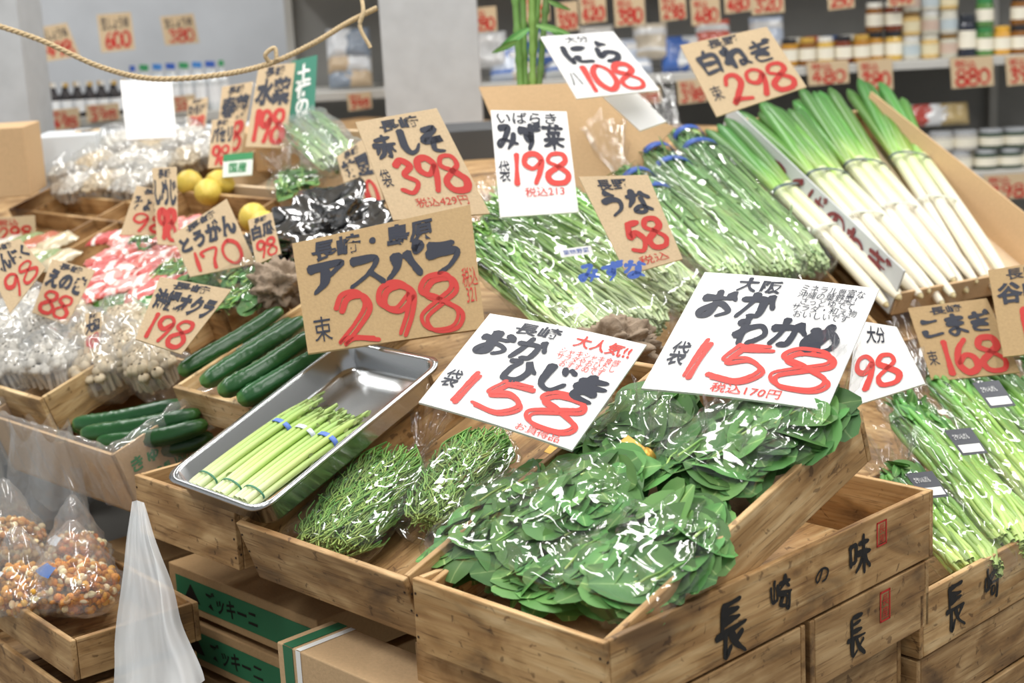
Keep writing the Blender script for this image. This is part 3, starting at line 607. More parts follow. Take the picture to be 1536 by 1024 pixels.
# ================================================================= MIZUNA / NIRA
for i,(s,e,wd,h) in enumerate([((905,545),(705,372),.15,-.03),((975,520),(722,335),.15,-.02),((1040,480),(745,305),.15,-.01),((1010,465),(820,310),.13,.0)]):
    rt=bag('clear bag of mizuna greens with pale stalks',S2(*s,h),S2(*e,h),wd,.065,N2,'stalk',i+40,280,False,mat=MIZ,rad=.0023,wide=.75,neck=.45,group='bags of mizuna on the stall',leaf=(MIZL,460,.2,.98,.026,.32),filmmat=FILM2,wav=1.8,ext=1.05)
    if i==1:
        o_=S2(918,408,.085); up_=unit(np.cross(N2,RX)); up_=up_ if up_[2]>0 else -up_; fs=UX*.6+up_*.4
        letter(rt,[('b','みずな',0,0,1,1,BLUE,.24)],lambda u,v,o=0:o_+RX*(u-.5)*.11+fs*(.5-v)*.036+fs*(u-.5)*.012+N2*o,.11,.036,nm='printed_lettering')
for i,(s,e,wd,h) in enumerate([((1105,445),(925,262),.12,-.03),((1175,435),(955,225),.13,-.02),((1222,425),(1005,200),.12,-.03)]):
    rt=bag('clear bag of slender green chives with a blue tie',S2(*s,h),S2(*e,h),wd,.055,N2,'stalk',i+60,240,False,mat=NIRA,rad=.0024,wide=.7,neck=.3,group='bags of chives on the stall',leaf=(NIRA,60,.05,.9,.07,.10),filmmat=FILM2)
    a_,b_,n_,L_=bagframe(S2(*s,h),S2(*e,h),N2)
    for kk in (.09,.16):
        c=S2(*e,h)-a_*kk+n_*.03; V,Fc=grid(3,20,lambda u,v:c+a_*(u-.5)*.018+b_*math.cos(v*6.283)*(.024+kk*.12)+n_*math.sin(v*6.283)*.026,True); mk('blue_tie',V,Fc,BLUE,rt,smooth=True,solid=.001)
sign('white product slip with blue lettering on a mizuna bag',[(838,374),(886,368),(890,380),(842,386)],2.58,WHITE,[('t','葉物野菜',.1,.2,.9,.8,BLUE,0)],thick=.0006,name='product_label',cat='label')
# ================================================================= LEEKS
LBp=[(1352,455),(1395,445),(1440,436),(1482,428)]; LMp=[(1092,195),(1150,168),(1215,152),(1300,142)]
for k in range(4):
    b0=S2(*LBp[k],-.015); m0=S2(*LMp[k],.01); a=unit(m0-b0); b=unit(np.cross(a,N2)); L=np.linalg.norm(m0-b0)
    root=thing('leek_bundle','bundle of long white leeks with green tops bound with tape','leeks',b0,'leek bundles in the cardboard box')
    for j in range(4):
        off=b*((j-1.5)*.026+rng.normal(0,.002))+N2*(.014 if j%2 else 0)
        lk=thing('leek','x','x',b0+off); del lk['label']; del lk['category']; lk.parent=root; lk.location=(b0+off)-WL[root.name]
        mw=b0+off+a*rng.normal(0,.012); me_=b0+off*.8+a*L*.60
        t=np.linspace(0,1,12)[:,None]; path=mw+(me_-mw)*t+N2*.004*np.sin(t*3); rd=.0125*(.92+.2*rng.random())
        rad_=rd*np.concatenate([[.55,.9],np.ones(9),[1.08]])
        V,Fc,var=tubes(path[None],rad_[None],12); mk('white_shaft',V,Fc,LEEKW,lk,smooth=True,var=var)
        V,Fc=lathe([(rd*.5,0),(rd*.3,.006),(.001,.009)],mw,10,-a); mk('root_end',V,Fc,pm('root_tan','#c9b88c',.8),lk)
        pa=[];rads=[]
        for q in range(3):
            an=(q-1)*.075+rng.normal(0,.015); up=.03+.06*(q%2)+rng.normal(0,.015); K=16; tt=np.linspace(0,1,K); LL=L*(.38+.06*rng.random())
            d0=unit(a+b*an+N2*up); pth=me_-a*.03+d0*(tt[:,None]*LL)+N2*(-.015*rng.random()*tt[:,None]**2)+b*((an*.06+rng.normal(0,.005))*tt[:,None]**2)
            rr_=.0158*np.minimum(.72+tt*1.0,1.08-(tt-.3)*.08); rr_[-1]*=.3; rr_[-2]*=.8
            pa.append(pth); rads.append(rr_)
        V,Fc,var=tubes(np.array(pa),np.array(rads),12,flat=.8,ref=N2); mk('green_leaves',V,Fc,LEEKG,lk,smooth=True,var=var)
    for tt in (.34,.57):
        c=b0+a*L*tt+N2*.008; V,Fc=grid(3,26,lambda u,v:c+a*(u-.5)*.010+b*math.cos(v*6.283)*.055+N2*math.sin(v*6.283)*.023,True); mk('binding_tape',V,Fc,pm('tape_pale' if tt<.4 else 'tape_dark','#d5dac8' if tt<.4 else '#5a6a68',.3),root,smooth=True,solid=.0008)
bA=S2(1335,470,-.04); bB=S2(1560,425,-.04); tA=S2(1080,212,-.04)
root=thing('cardboard_box','long open cardboard box holding leeks, printed side panel','cardboard box',bA)
av=unit(tA-bA); LA_=np.linalg.norm(tA-bA); ub=unit(bB-bA); WBx=np.linalg.norm(bB-bA); hB=.09
bl=pm('printed_box_side','#c3c6c6',.6)
board('side_panel',bA,av*LA_,-ub*.005,N2*hB,bl,root,bevel=0)
board('side_panel',bB,av*LA_,ub*.005,N2*.10,CARD,root,bevel=0)
board('front_panel',bA,ub*WBx,-av*.006,N2*.045,CARD,root,bevel=0)
board('back_panel',bA+av*LA_,ub*WBx,av*.006,N2*.05,CARD,root,bevel=0)
board('base_panel',bA,ub*WBx,av*LA_,N2*.004,CARDP,root,bevel=0)
letter(root,[('b','つくばのねぎ',.30,.06,.95,.62,pm('print_maroon','#7a2f34',.6),.2)],lambda u,v,o=0: bA+av*(LA_*(1-u))+N2*(hB*(1-v))-ub*(o+.006),LA_,hB)
crate('wooden crate rail under the leek box',S2(1345,500,-.02)-N2*.07,ub,av,N2,WBx,.5,.05,WOOD2)
# ================================================================= SIGNS
sign('white card hand-lettered in blue-black and red on leaf bags',[(1057,408),(1319,433),(1240,615),(962,582)],1.95,WHITE,[
 ('b','大',.22,.03,.35,.15,BLK,.17),('t','阪',.36,.04,.48,.15,BLK,.03),('b','おか',.06,.15,.50,.37,BLK,.23),('b','わかめ',.33,.34,.92,.57,BLK,.22),('t','ミネラル豊富な\n沖縄の葉野菜！\nさっとゆでて\nサラダ・和え物\nおいしいです',.58,.04,.94,.32,BLK,0),
 ('d','158',.14,.58,.97,.875,REDW,.24),('t','袋',.05,.60,.15,.80,BLK,.01),('t','税込170円',.36,.905,.74,.98,REDW,.01)],bend=.004,zf=.8)
sign('white card hand-lettered in blue-black and red on sprig bags',[(735,470),(970,517),(858,675),(628,603)],1.97,WHITE,[
 ('t','長崎',.22,.04,.50,.16,BLK,.02),('b','おか',.05,.17,.50,.40,BLK,.23),('b','ひじき',.30,.38,.98,.61,BLK,.22),('t','大人気!!',.60,.05,.95,.17,REDW,.02),('t','シャキシャキ食感\nサラダやおひたし\nおすすめです',.56,.19,.93,.37,REDW,0),
 ('d','158',.12,.61,.96,.905,REDW,.24),('t','袋',.03,.62,.13,.80,BLK,.01),('t','お買得品',.62,.925,.9,.99,REDW,0)],bend=.004,zf=.8)
sign('brown cardboard sign hand-lettered in black and red above asparagus',[(438,365),(705,307),(728,492),(462,530)],2.36,KRAFTD,[
 ('t','長崎・島原',.10,.03,.78,.22,BLK,.035),('b','アスパラ',.05,.23,.92,.51,BLK,.24),('d','298',.17,.54,.89,.96,RED,.21),('t','束',.05,.70,.15,.92,BLK,.0),('t','税込\n321',.905,.5,.99,.78,RED,0)],thick=.007,zf=.35)
sign('white card hand-lettered in black and red among mizuna',[(736,165),(850,167),(868,318),(750,326)],2.68,WHITE,[
 ('t','いばらき',.08,.02,.85,.13,BLK,.01),('b','みず菜',.03,.14,.94,.38,BLK,.23),('n','198',.2,.42,.95,.7,REDW,.16),('t','袋',.04,.48,.18,.68,BLK,0),('t','税込213',.35,.74,.85,.83,REDW,0)])
sign('brown card hand-lettered in black and red',[(533,183),(655,162),(735,320),(590,330)],2.56,KRAFT,[
 ('t','長崎',.25,.03,.72,.15,BLK,.03),('b','赤しそ',.08,.15,.92,.40,BLK,.23),('n','398',.2,.44,.95,.76,RED,.16),('t','袋',.04,.5,.15,.68,BLK,0),('t','税込429円',.3,.81,.85,.9,RED,0)])
sign('white card hand-lettered in black and red above chives',[(810,55),(920,47),(990,135),(865,148)],3.05,WHITE,[
 ('t','大分',.3,.03,.6,.14,BLK,0),('b','にら',.15,.15,.88,.48,BLK,.21),('n','108',.22,.53,.9,.92,REDW,.17),('t','ハ',.06,.6,.18,.8,BLK,0)])
sign('brown card hand-lettered in black and red above leeks',[(1020,68),(1150,40),(1210,130),(1075,175)],3.2,KRAFT,[
 ('t','長野',.28,.02,.64,.14,BLK,.02),('b','白ねぎ',.06,.15,.94,.48,BLK,.21),('n','298',.22,.55,.94,.93,RED,.16),('t','束',.06,.62,.18,.82,BLK,0)])
sign('brown card hand-lettered in black and red among chives',[(868,265),(972,262),(1024,388),(940,412)],2.55,KRAFT,[
 ('t','長野',.2,.04,.65,.16,BLK,.02),('b','うな',.10,.17,.90,.44,BLK,.2),('n','58',.26,.51,.90,.82,RED,.17),('t','税込',.3,.87,.8,.96,RED,0)])
sign('brown card hand-lettered in black and red',[(1362,462),(1480,447),(1530,558),(1398,572)],2.62,KRAFTD,[
 ('t','長崎',.25,.03,.65,.14,BLK,.02),('b','こまぎ',.05,.15,.95,.43,BLK,.21),('n','168',.20,.50,.92,.93,RED,.16),('t','束',.04,.6,.16,.8,BLK,0)])
sign('brown card hand-lettered in black and red',[(1482,405),(1610,385),(1640,520),(1505,535)],2.58,KRAFTD,[
 ('t','長野',.2,.03,.6,.15,BLK,.01),('t','谷中生',.05,.17,.9,.42,BLK,.04),('n','158',.25,.5,.9,.92,RED,.16)])
sign('white card hand-lettered in red behind another sign',[(1285,480),(1345,490),(1388,575),(1270,612)],2.25,WHITE,[
 ('t','大分',.25,.05,.65,.28,BLK,.02),('n','98',.05,.45,.75,.85,REDW,.17)])
def small(c4,d,txt,num,mat=KRAFT,top='長崎'):
    sign('small brown card price sign hand-lettered in black and red',c4,d,mat,[('t',top,.22,.02,.74,.15,BLK,.03),('t',txt,.04,.16,.96,.50,BLK,.06),('n',num,.12,.56,.90,.93,RED,.15)],group='small brown price signs on the stall')
small([(505,235),(545,208),(582,318),(525,303)],3.02,'枝豆','160')
small([(258,352),(340,298),(384,395),(285,415)],2.85,'とうがん','170')
small([(372,330),(408,318),(422,380),(384,397)],2.8,'白瓜','98')
small([(240,415),(347,434),(272,531),(203,508)],2.55,'沖縄オクラ','198')
small([(-30,372),(30,358),(68,402),(15,470)],2.72,'にんにく','98')
small([(78,388),(143,405),(100,487),(48,468)],2.82,'えのき','88')
small([(205,278),(262,290),(262,352),(180,352)],3.1,'みょうが','98')
small([(228,252),(265,250),(268,368),(236,366)],3.05,'しめじ','98')
small([(388,100),(443,94),(428,222),(368,220)],3.5,'水菜','198')
small([(333,130),(380,122),(362,228),(322,236)],3.6,'春菊','98')
small([(128,470),(152,468),(150,520),(126,540)],2.75,'大葉','98')
small([(318,180),(352,176),(346,250),(312,252)],3.45,'パセリ','98')
small([(300,345),(322,338),(330,372),(304,378)],3.2,'ハーブ','98')
small([(112,196),(150,192),(154,232),(116,236)],3.95,'なめこ','98')
small([(282,150),(312,146),(308,196),(280,198)],4.2,'わらび','298')
sign('upright green printed card with white lettering',[(437,92),(476,82),(470,204),(432,210)],3.55,pm('green_card','#2f7d66',.6),[('t','土\n佐\nの\n緑',.2,.08,.8,.92,WHI)],name='printed_card',cat='card')
sign('small green and white label card',[(335,232),(380,228),(378,262),(334,266)],3.4,pm('pale_green_card','#dfe8dc',.6),[('r','',.0,.0,1,.3,GRN),('t','国産',.2,.4,.8,.85,GRN,.02)],name='printed_card',cat='card')
sign('blank white card hanging over packed goods',[(180,120),(258,122),(265,206),(190,210)],3.4,WHITE,[],name='blank_card',cat='card')
sign('plain tan cardboard sheet propped behind bagged chives',[(718,130),(870,124),(1012,190),(830,400)],3.25,CARD,[],name='cardboard_sheet',cat='cardboard sheet')
sign('plain white paper slip on a cardboard sheet',[(905,146),(955,138),(1000,182),(960,196)],3.1,WHITE,[],name='paper_slip',cat='paper')
# ================================================================= CANES, BLACK BAG, ROOTS, ROPE
root=thing('green_cane_bunch','upright bunch of jointed green canes with narrow leaves','plant stems',P(800,130,3.3))
for i,(x0,x1) in enumerate(((768,781),(782,788),(797,799),(812,797),(826,808))):
    K=30; q0=P(x1,135,3.3+.01*(i%2)); q1=P(x0,-80,3.3+.02*(i%2)); t=np.linspace(0,1,K); pth=q0+(q1-q0)*t[:,None]; rad_=.0068*(1+.3*(np.arange(K)%6==i))
    V,Fc,var=tubes(pth[None],rad_[None],8); mk('cane',V,Fc,CANE,root,smooth=True,var=var)
pos=np.array([P(x,y,3.26) for x,y in ((768,60),(830,44),(845,55),(830,70),(838,8),(758,70))])
dr=np.array([A3(s,0,-.4) for s in (-1,1,1,1,1,-1)])
V,Fc,var=scatter_leaves(pos,np.repeat(unit(CAM-pos[0])[None],len(pos),0),.07,.22,dr*3,.2); mk('leaves',V,Fc,LEAF,root,smooth=True,var=var)
def blob(name,label,cat,c,sz,axs,mat,nz=.25,fr=6,seed=0,parent=None,**k):
    X,Y,Zz=axs
    def f(i,j):
        th=math.pi*i; ph=2*math.pi*j; d=A3(math.sin(th)*math.cos(ph),math.sin(th)*math.sin(ph),math.cos(th))
        n=1+nz*noise.noise(Vector(tuple(d*fr*.35))+Vector((seed,seed,0)))+nz*.5*noise.noise(Vector(tuple(d*fr))+Vector((seed,0,0)))
        return c+(X*d[0]*sz[0]+Y*d[1]*sz[1]+Zz*d[2]*sz[2])*n
    V,Fc=grid(40,60,f,True); return mk(name,V,Fc,mat,parent,smooth=True,label=label,cat=cat,**k)
AX1=(Ub,V1,N1)
rb=thing('black_plastic_bag','crumpled glossy black plastic bag of purple leaves beside a sign','plastic bag',S1(485,350,.0))
blob('bag_film',None,None,S1(485,350,.02),(.14,.11,.06),AX1,film('black_film',.30,.35,.0,tint='#26262e',scale=9,dist=.02,rough=.14),.6,5,3,rb)
blob('purple_leaves',None,None,S1(485,350,.015),(.125,.095,.05),AX1,pm('dark_purple_leaf','#332c38',.35,bump=.5,bscale=40),.6,5,3,rb)
blob('taro_root','rough grey-brown root vegetable behind a white sign','root vegetable',S2(925,520,.03),(.07,.05,.045),(Ub,Vv,N2),pm('root_brown','#a08d78',.9,bump=1,bscale=70),.5,8,2)
blob('taro_root','rough grey-brown root vegetable beside cucumbers','root vegetable',S1(418,430,.02),(.05,.045,.04),AX1,pm('root_brown','#8a7763'),.5,8,4)
rp=[(-30,30,2.7),(60,60,2.7),(150,100,2.72),(230,118,2.75),(330,112,2.78),(405,95,2.8),(470,65,2.8),(520,35,2.8),(565,12,2.8)]
f3=crom([P(*q) for q in rp],60); K=len(f3); tx=np.gradient(f3,axis=0); tx/=np.linalg.norm(tx,axis=1,keepdims=True); bx=np.cross(tx,Z); nx=np.cross(bx,tx); s_=np.arange(K)*.4
pa=[f3+.0027*(np.cos(s_+k)[:,None]*bx+np.sin(s_+k)[:,None]*nx) for k in (0,2.1,4.2)]
root=thing('straw_rope','twisted straw rope strung above the produce','rope',f3[0])
RP=pm('straw_rope','#d8bf96',.9,bump=.5,bscale=200)
V,Fc,var=tubes(pa,.0027,6); mk('rope_line',V,Fc,RP,root,smooth=True)
for k in ([P(538,-20,2.8),P(545,15,2.78),P(540,40,2.78),P(556,72,2.78)],[P(405,95,2.8),P(398,82,2.79),P(412,72,2.79),P(415,90,2.79)]):
    V,Fc,var=tubes([crom(k,10)],.004,6); mk('rope_tail',V,Fc,RP,root,smooth=True)
# ================================================================= LOWER LEFT
zF=.66; F0=onz(105,962,zF); F1=onz(0,893,zF); uf=unit(F1-F0); vf=A3(uf[1],-uf[0],0)
if vf[1]<0: vf=-vf
F2=onz(172,925,zF)
crate('wooden crate holding bags of yellow ginkgo nuts',F0-Z*.06,uf,vf,Z,.42,max(.2,np.linalg.norm(F2-F0)),.06,WOOD2)
q=F0-Z*.14-vf*.01; crate('dark wooden crate under the nut crate',q-Z*.02,uf,vf,Z,.5,.2,.085,WOOD2)
q=F0-Z*.26-vf*.01; crate('dark wooden crate at the bottom of the nut stack',q,uf,vf,Z,.5,.2,.09,WOOD2)
def nutbag(px,z,n,rad,label,sx,sy,sz,cols,wr='#3f6ab0'):
    c=onz(*px,z); root=thing('nut_bag',label,'bagged nuts',c,'bags of yellow nuts in the lower crate')
    V,Fc=lathe([(rad*.3,-rad*.95),(rad*.8,-rad*.6),(rad,0),(rad*.8,rad*.6),(rad*.3,rad*.95)],A3(0,0,0),8)
    Vs=[];Fs=[]; cnt=0; vr=[]
    for i in range(n):
        d=rng.normal(0,1,3); d/=np.linalg.norm(d); k=rng.random()**.33; q=c+uf*d[0]*sx*k+vf*d[1]*sy*k+Z*(d[2]*sz*k+sz*.7)
        R=np.array(Matrix.Rotation(rng.random()*6,3,Vector(tuple(rng.normal(0,1,3))))); Vs.append((V*(.55+.8*rng.random(3)))@R.T+q); Fs+=[tuple(a+cnt for a in f) for f in Fc]; cnt+=len(V)
        vr.append(np.repeat(rng.random((1,3)),len(V),0))
    mk('nuts',np.concatenate(Vs),Fs,MC.setdefault('nut'+cols,veg('nut_'+cols.strip('#'),[(0,cols),(.7,cols),(.75,'#e8d9a4'),(1,'#f0e4b8')],.7,.3,.2)),root,smooth=False,kind='stuff',var=np.concatenate(vr))
    def f(i,j):
        th=math.pi*i; ph=2*math.pi*j; d=A3(math.sin(th)*math.cos(ph),math.sin(th)*math.sin(ph),math.cos(th)); nn_=1.12+.22*noise.noise(Vector(tuple(d*3))+Vector((px[0],0,0)))+.08*noise.noise(Vector(tuple(d*9)))
        up=max(0,d[2])**6*.06
        return c+(uf*d[0]*sx+vf*d[1]*sy)*nn_+Z*(d[2]*sz*nn_+sz*.7+up)
    V,Fc=grid(24,36,f,True); mk('plastic_film',V,Fc,FILMH,root,smooth=True)
    def lb(i,j):
        th=.55+.35*i; ph=-1.9+.7*j; d=A3(math.sin(th)*math.cos(ph),math.sin(th)*math.sin(ph),math.cos(th)); return c+(uf*d[0]*sx+vf*d[1]*sy)*1.16+Z*(d[2]*sz*1.16+sz*.7+.003)
    V,Fc=grid(5,6,lb); mk('paper_label',V,Fc,pm('nutlab'+wr,wr,.4),root,smooth=True)
nutbag((118,900),.648,560,.0055,'clear bag of yellow-orange ginkgo nuts',.078,.06,.037,'#d59c3c')
nutbag((38,905),.645,480,.0055,'clear bag of yellow-orange ginkgo nuts',.072,.055,.035,'#d8a548','#d8dfe6')
nutbag((20,830),.68,380,.0055,'clear bag of brown nuts',.06,.05,.035,'#b98c4c','#c8473c')
nutbag((118,850),.67,380,.0055,'clear bag of brown nuts',.055,.045,.032,'#c48a38','#d8dfe6')
def pb(i,j):
    ph=2*math.pi*j; c=onz(70,745,.74); w=.10*(1-.35*i)*(1+.14*math.sin(5*ph+4*i)); return c+uf*math.cos(ph)*w+vf*math.sin(ph)*w*.6+Z*(-.04+.16*i+.012*math.sin(7*ph))
V,Fc=grid(20,60,pb,True); mk('polythene_bag',V,Fc,FILMH,smooth=True,label='crumpled clear polythene bag standing in the crate',cat='plastic bag')
def hb(i,j):
    mid=P(198+18*j,750+6*abs(j-.4),2.2); bot=P(156+148*j,1075-120*max(0,j-.55),2.12+.04*math.sin(j*6))
    sag=i**(1.05+.2*math.sin(j*6)**2)
    q=mid*(1-sag)+bot*sag
    fold=.007*abs(math.sin(j*7+i*1.5))+.018*noise.noise(Vector((j*3,i*2,1)))+.005*noise.noise(Vector((j*12,i*5,4)))
    return q+FW*(fold*i**.5)+RX*(.016*noise.noise(Vector((i*3,j*1.5,7)))*i)
V,Fc=grid(44,80,hb); mk('hanging_plastic_sheet',V,Fc,POLY,smooth=True,label='white translucent plastic bag hanging from a crate corner',cat='plastic bag')
def pbox(px,b_,Lw,Dp,hh,label,items,mat=CARD,topit=None):
    o=p0+Vv*b_; q=onpl(*px,o,Vv); q0=q-Z*hh; root=thing('cardboard_box',label,'cardboard box',q0); e=-Ub
    board('box_body',q0,e*Lw,Vv*Dp,Z*hh,mat,root,bevel=.002)
    letter(root,items,lambda u,v,o_=0: q0+e*(Lw*u)+Z*(hh*(1-v))-Vv*o_,Lw,hh)
    if topit: letter(root,topit,lambda u,v,o_=0: q0+e*(Lw*u)+Vv*(Dp*(1-v))+Z*(hh+o_),Lw,Dp)
it=[('r','',.05,.2,.98,.82,GRND),('t','ズッキーニ',.26,.3,.62,.72,INK,.02),('t','▲',.1,.3,.22,.7,INK,.02)]
for y in (842,918,994): pbox((252+(y-842)*.10,y),.10,.38,.3,.072,'tan cardboard box with green zucchini print under the stall',it,CARDK)
pbox((150,815),.14,.16,.3,.18,'tan cardboard box behind the hanging plastic bag',[],CARDK)
pbox((415,962),-.02,.34,.09,.12,'tan cardboard box with white and green tape',[('r','',.04,0,.10,1,GRND),('r','',.12,0,.15,1,WHI)],CARD,[('r','',.04,0,.10,1,GRND),('r','',.12,0,.15,1,WHI)])
# ================================================================= LEFT PRODUCE
S1crate((58,600),.45,.36,.07,'wooden crate with clear bags of white mushrooms',WOOD3)
S1crate((262,492),.34,.34,.06,'shallow wooden crate with packed green vegetables',WOOD)
S1crate((330,470),.12,.25,.06,'narrow wooden crate beside the cucumbers',WOOD)
S1crate((210,420),.5,.36,.06,'shallow wooden crate with red and white packs',WOOD2)
S1crate((190,335),.55,.3,.06,'wooden crate with packed mushrooms',WOOD2)
S1crate((430,285),.34,.3,.08,'open cardboard-coloured crate of yellow citrus',CARDP)
S1crate((60,398),.4,.3,.05,'wooden crate with wrapped packets beside price signs',WOOD)
MUSH=pm('mushroom_white','#e8e3d8',.6,bump=.4,bscale=90)
def mushbag(px,h,w,label,tall=.05,mat=None,grp='bags of white mushrooms in the crate'):
    c=S1(*px,h); root=thing('mushroom_bag',label,'bagged mushrooms',c,grp)
    pa=[];rd=[]
    for i in range(130):
        u=rng.random()*1.7-.85; v=rng.random()*1.7-.85
        if u*u+v*v>.8: continue
        dome=(1-(u*u+v*v))**.5; q=c+Ub*u*w+V1*v*w*.75; tp=q+N1*(.018+tall*dome)+Ub*rng.normal(0,.006)+V1*rng.normal(0,.006)
        t=np.array([0,.45,.70,.76,.90,1])[:,None]; pa.append(q+(tp-q)*t); rd.append([.004,.004,.005,.011,.0095,.003])
    V,Fc,var=tubes(pa,np.array(rd),10); mk('mushrooms',V,Fc,mat or MUSH,root,smooth=True,kind='stuff')
    def f(i,j):
        th=math.pi*i; ph=2*math.pi*j; d=A3(math.sin(th)*math.cos(ph),math.sin(th)*math.sin(ph),math.cos(th)); n_=1.05+.2*noise.noise(Vector(tuple(d*3))+Vector((px[0],0,0)))+.06*noise.noise(Vector(tuple(d*10)))
        return c+(Ub*d[0]*w+V1*d[1]*w*.75)*n_+N1*(d[2]*(tall+.014)*n_+.024)
    V,Fc=grid(24,38,f,True); mk('plastic_film',V,Fc,FILMH,root,smooth=True)
MT=pm('mushroom_tan','#d6c5a6',.6)
for k,(px,h,w) in enumerate((((30,565),0,.085),((92,562),0,.075),((20,520),.02,.085),((85,522),.02,.075),((45,488),.02,.08),((160,572),-.02,.07),((205,548),-.01,.065),((150,532),0,.07),((198,510),0,.06),((110,500),0,.06),((235,575),-.02,.05))): mushbag(px,h-.03,w,'clear bag of small white mushrooms' if k<5 else 'clear bag of small tan mushrooms',mat=None if k<5 else MT)
for k,px in enumerate(((120,292),(165,288),(210,290),(100,265),(150,258),(198,255),(245,262),(290,250),(130,235),(180,228),(232,232),(280,222),(320,240))):
    mushbag(px,-.01,.07,'soft pale bulging bag of mushrooms',.032,[MUSH,MT,MUSH][k%3],'bags of mushrooms in the far crate')
def packet(px,h,size,c1,label,group,kind='S1',stripe=None,rot=0,nm='food_packet'):
    c=S1(*px,h) if kind=='S1' else px
    X,Y,N_=(Ub,V1,N1) if kind!='P' else (A3(1,0,0),unit(A3(0,.3,1)),unit(A3(0,-1,.3)))
    X2=X*math.cos(rot)+Y*math.sin(rot); Y2=-X*math.sin(rot)+Y*math.cos(rot); a_,b_,t_=size; sd=rng.random()*9
    def f(i,j,top):
        x=i*2-1;y=j*2-1; e=(max(0,1-x**4)*max(0,1-y**6))**.5
        return c+X2*x*a_/2+Y2*y*b_/2+N_*(top*e*t_/2*(1+.35*noise.noise(Vector((x*2,y*3,sd))))+.002*math.sin(y*20)*(abs(x)>.8))
    V1_,F1_=grid(12,12,lambda i,j:f(i,j,1)); V2_,F2_=grid(12,12,lambda i,j:f(i,j,-1))
    V_=np.concatenate([V1_,V2_]); F_=np.concatenate([F1_,F2_[:,::-1]+len(V1_)])
    mi=None; mats=[pm('packet_'+c1,c1,.22,spec=.9)]
    if stripe:
        mats.append(pm('packet_'+stripe,stripe,.22,spec=.9)); mi=np.array([1 if (k%11) in (2,7,8) else 0 for k in range(121)]*2)
    return mk(nm,V_,F_,None,smooth=True,label=label,cat='packet',group=group,mats=mats,mi=mi)
for i in range(7):
    for j in range(5):
        packet((138+i*21+j*7+rng.normal(0,4),438-j*21-i*3+rng.normal(0,4)),.008+.010*rng.random(),(.055,.10,.016),random.choice(['#cf6460','#dc8a80','#c4504c','#e0a098','#d8746c']),'pink and white flat packet of pickled ginger','red and white packets in the crate',stripe=random.choice(['#ecdcd4','#b8423f','#f0e6dc']),rot=rng.normal(.5,.45))
for i in range(10):
    packet((-10+(i%5)*24+rng.normal(0,4),392-(i//5)*26),.0,(.06,.09,.03),random.choice(['#d8d2c4','#b86a52','#cfc0a0','#8fa070']),'small wrapped packet in a wooden crate','packets beside price signs',rot=rng.normal(.4,.4))
for i in range(8):
    packet((185+(i%4)*26+rng.normal(0,4),468-(i//4)*22),.0,(.05,.12,.03),random.choice(['#5f9a4a','#3f7a3a']),'clear pack of small green vegetables','green packs in the shallow crate',stripe='#b9cfaa',rot=rng.normal(.4,.3))
def lemon(px,h,rad):
    c=S1(*px,h); V,Fc=lathe([(rad*.12,-rad*1.25),(rad*.5,-rad*.98),(rad*.85,-rad*.5),(rad,0),(rad*.85,rad*.5),(rad*.5,rad*.95),(rad*.14,rad*1.2),(.001,rad*1.28)],c,18,unit(Ub+N1*rng.normal(0,.4)+V1*rng.normal(0,.5)))
    mk('lemon',V,Fc,pm('citrus_yellow','#ecd05a',.45,bump=.3,bscale=120),smooth=True,label='yellow citrus fruit in an open box',cat='citrus fruit',group='yellow citrus in the box')
for px in ((284,274),(312,288),(330,274),(380,326),(396,338)): lemon(px,.01,.030)
for i,(s,e) in enumerate([((505,262),(425,185)),((535,255),(455,175))]):
    bag('clear bag of green onions on the far side',S1(*s,.01),S1(*e,.03),.07,.04,N1,'stalk',i+80,60,False,mat=NIRA,wide=.7,neck=.4,group='bags of green onions',filmmat=FILMH)
for i,(s,e) in enumerate([((290,450),(330,400)),((360,450),(400,390)),((250,440),(290,395)),((350,480),(390,440)),((210,395),(240,360)),((460,300),(430,265))]):
    bag('clear bag of small green vegetables',S1(*s,-.01),S1(*e,.0),.10,.04,N1,'leaf',i+90,70,False,group='bags of small greens',lsize=.035)
def carton(px4d,w,dp,h,mat,label):
    q=P(*px4d); board('cardboard_carton',q,A3(w,.12*w,0),A3(-.1*dp,dp,0),Z*h,mat,label=label,cat='box',bevel=.003)
WC=pm('white_carton','#d5dadd',.6)
carton((62,315,3.9),.15,.2,.18,WC,'white carton standing behind the crates')
carton((-40,300,3.6),.13,.2,.16,CARD,'tan cardboard carton against the pillar')
carton((330,250,3.9),.28,.25,.08,CARD,'open tan carton behind the yellow fruit')
carton((385,258,3.6),.2,.2,.06,CARD,'small tan carton beside the yellow fruit')
carton((640,262,3.75),.2,.25,.10,pm('dark_box','#4a4c4e',.6),'dark plastic box behind a brown price sign')
carton((150,232,4.2),.4,.2,.05,WC,'low white carton behind the packets')
# ================================================================= BACK SHELVES
def shelf(label,x0,x1,y0,dp,zs,back,mat,top=2.4):
    root=thing('shelf_unit',label,'shelf',A3(x0,y0,0))
    for z in zs: board('shelf_board',A3(x0,y0,z-.03),A3(x1-x0,0,0),A3(0,dp,0),A3(0,0,.03),mat,root)
    for x in np.linspace(x0,x1-.03,3 if x1-x0<2.5 else 4): board('upright',A3(x,y0+dp+.002,0),A3(.03,0,0),A3(0,.03,0),A3(0,0,top),mat,root)
    board('back_panel',A3(x0,y0+dp+.035,0),A3(x1-x0,0,0),A3(0,.01,0),A3(0,0,top),back,root,bevel=0)
YB=5.5
SM=pm('shelf_grey','#c2c0ba',.6)
shelf('long grey storage shelves stocked with jars and packets',-.78,3.2,YB,.45,[.42,.82,1.22,1.66,2.1],DK,SM)
YL=5.3
shelf('low white shelf stocked with bottles',-2.35,-.93,YL,.4,[.8,1.19],WLM,SM,1.24)
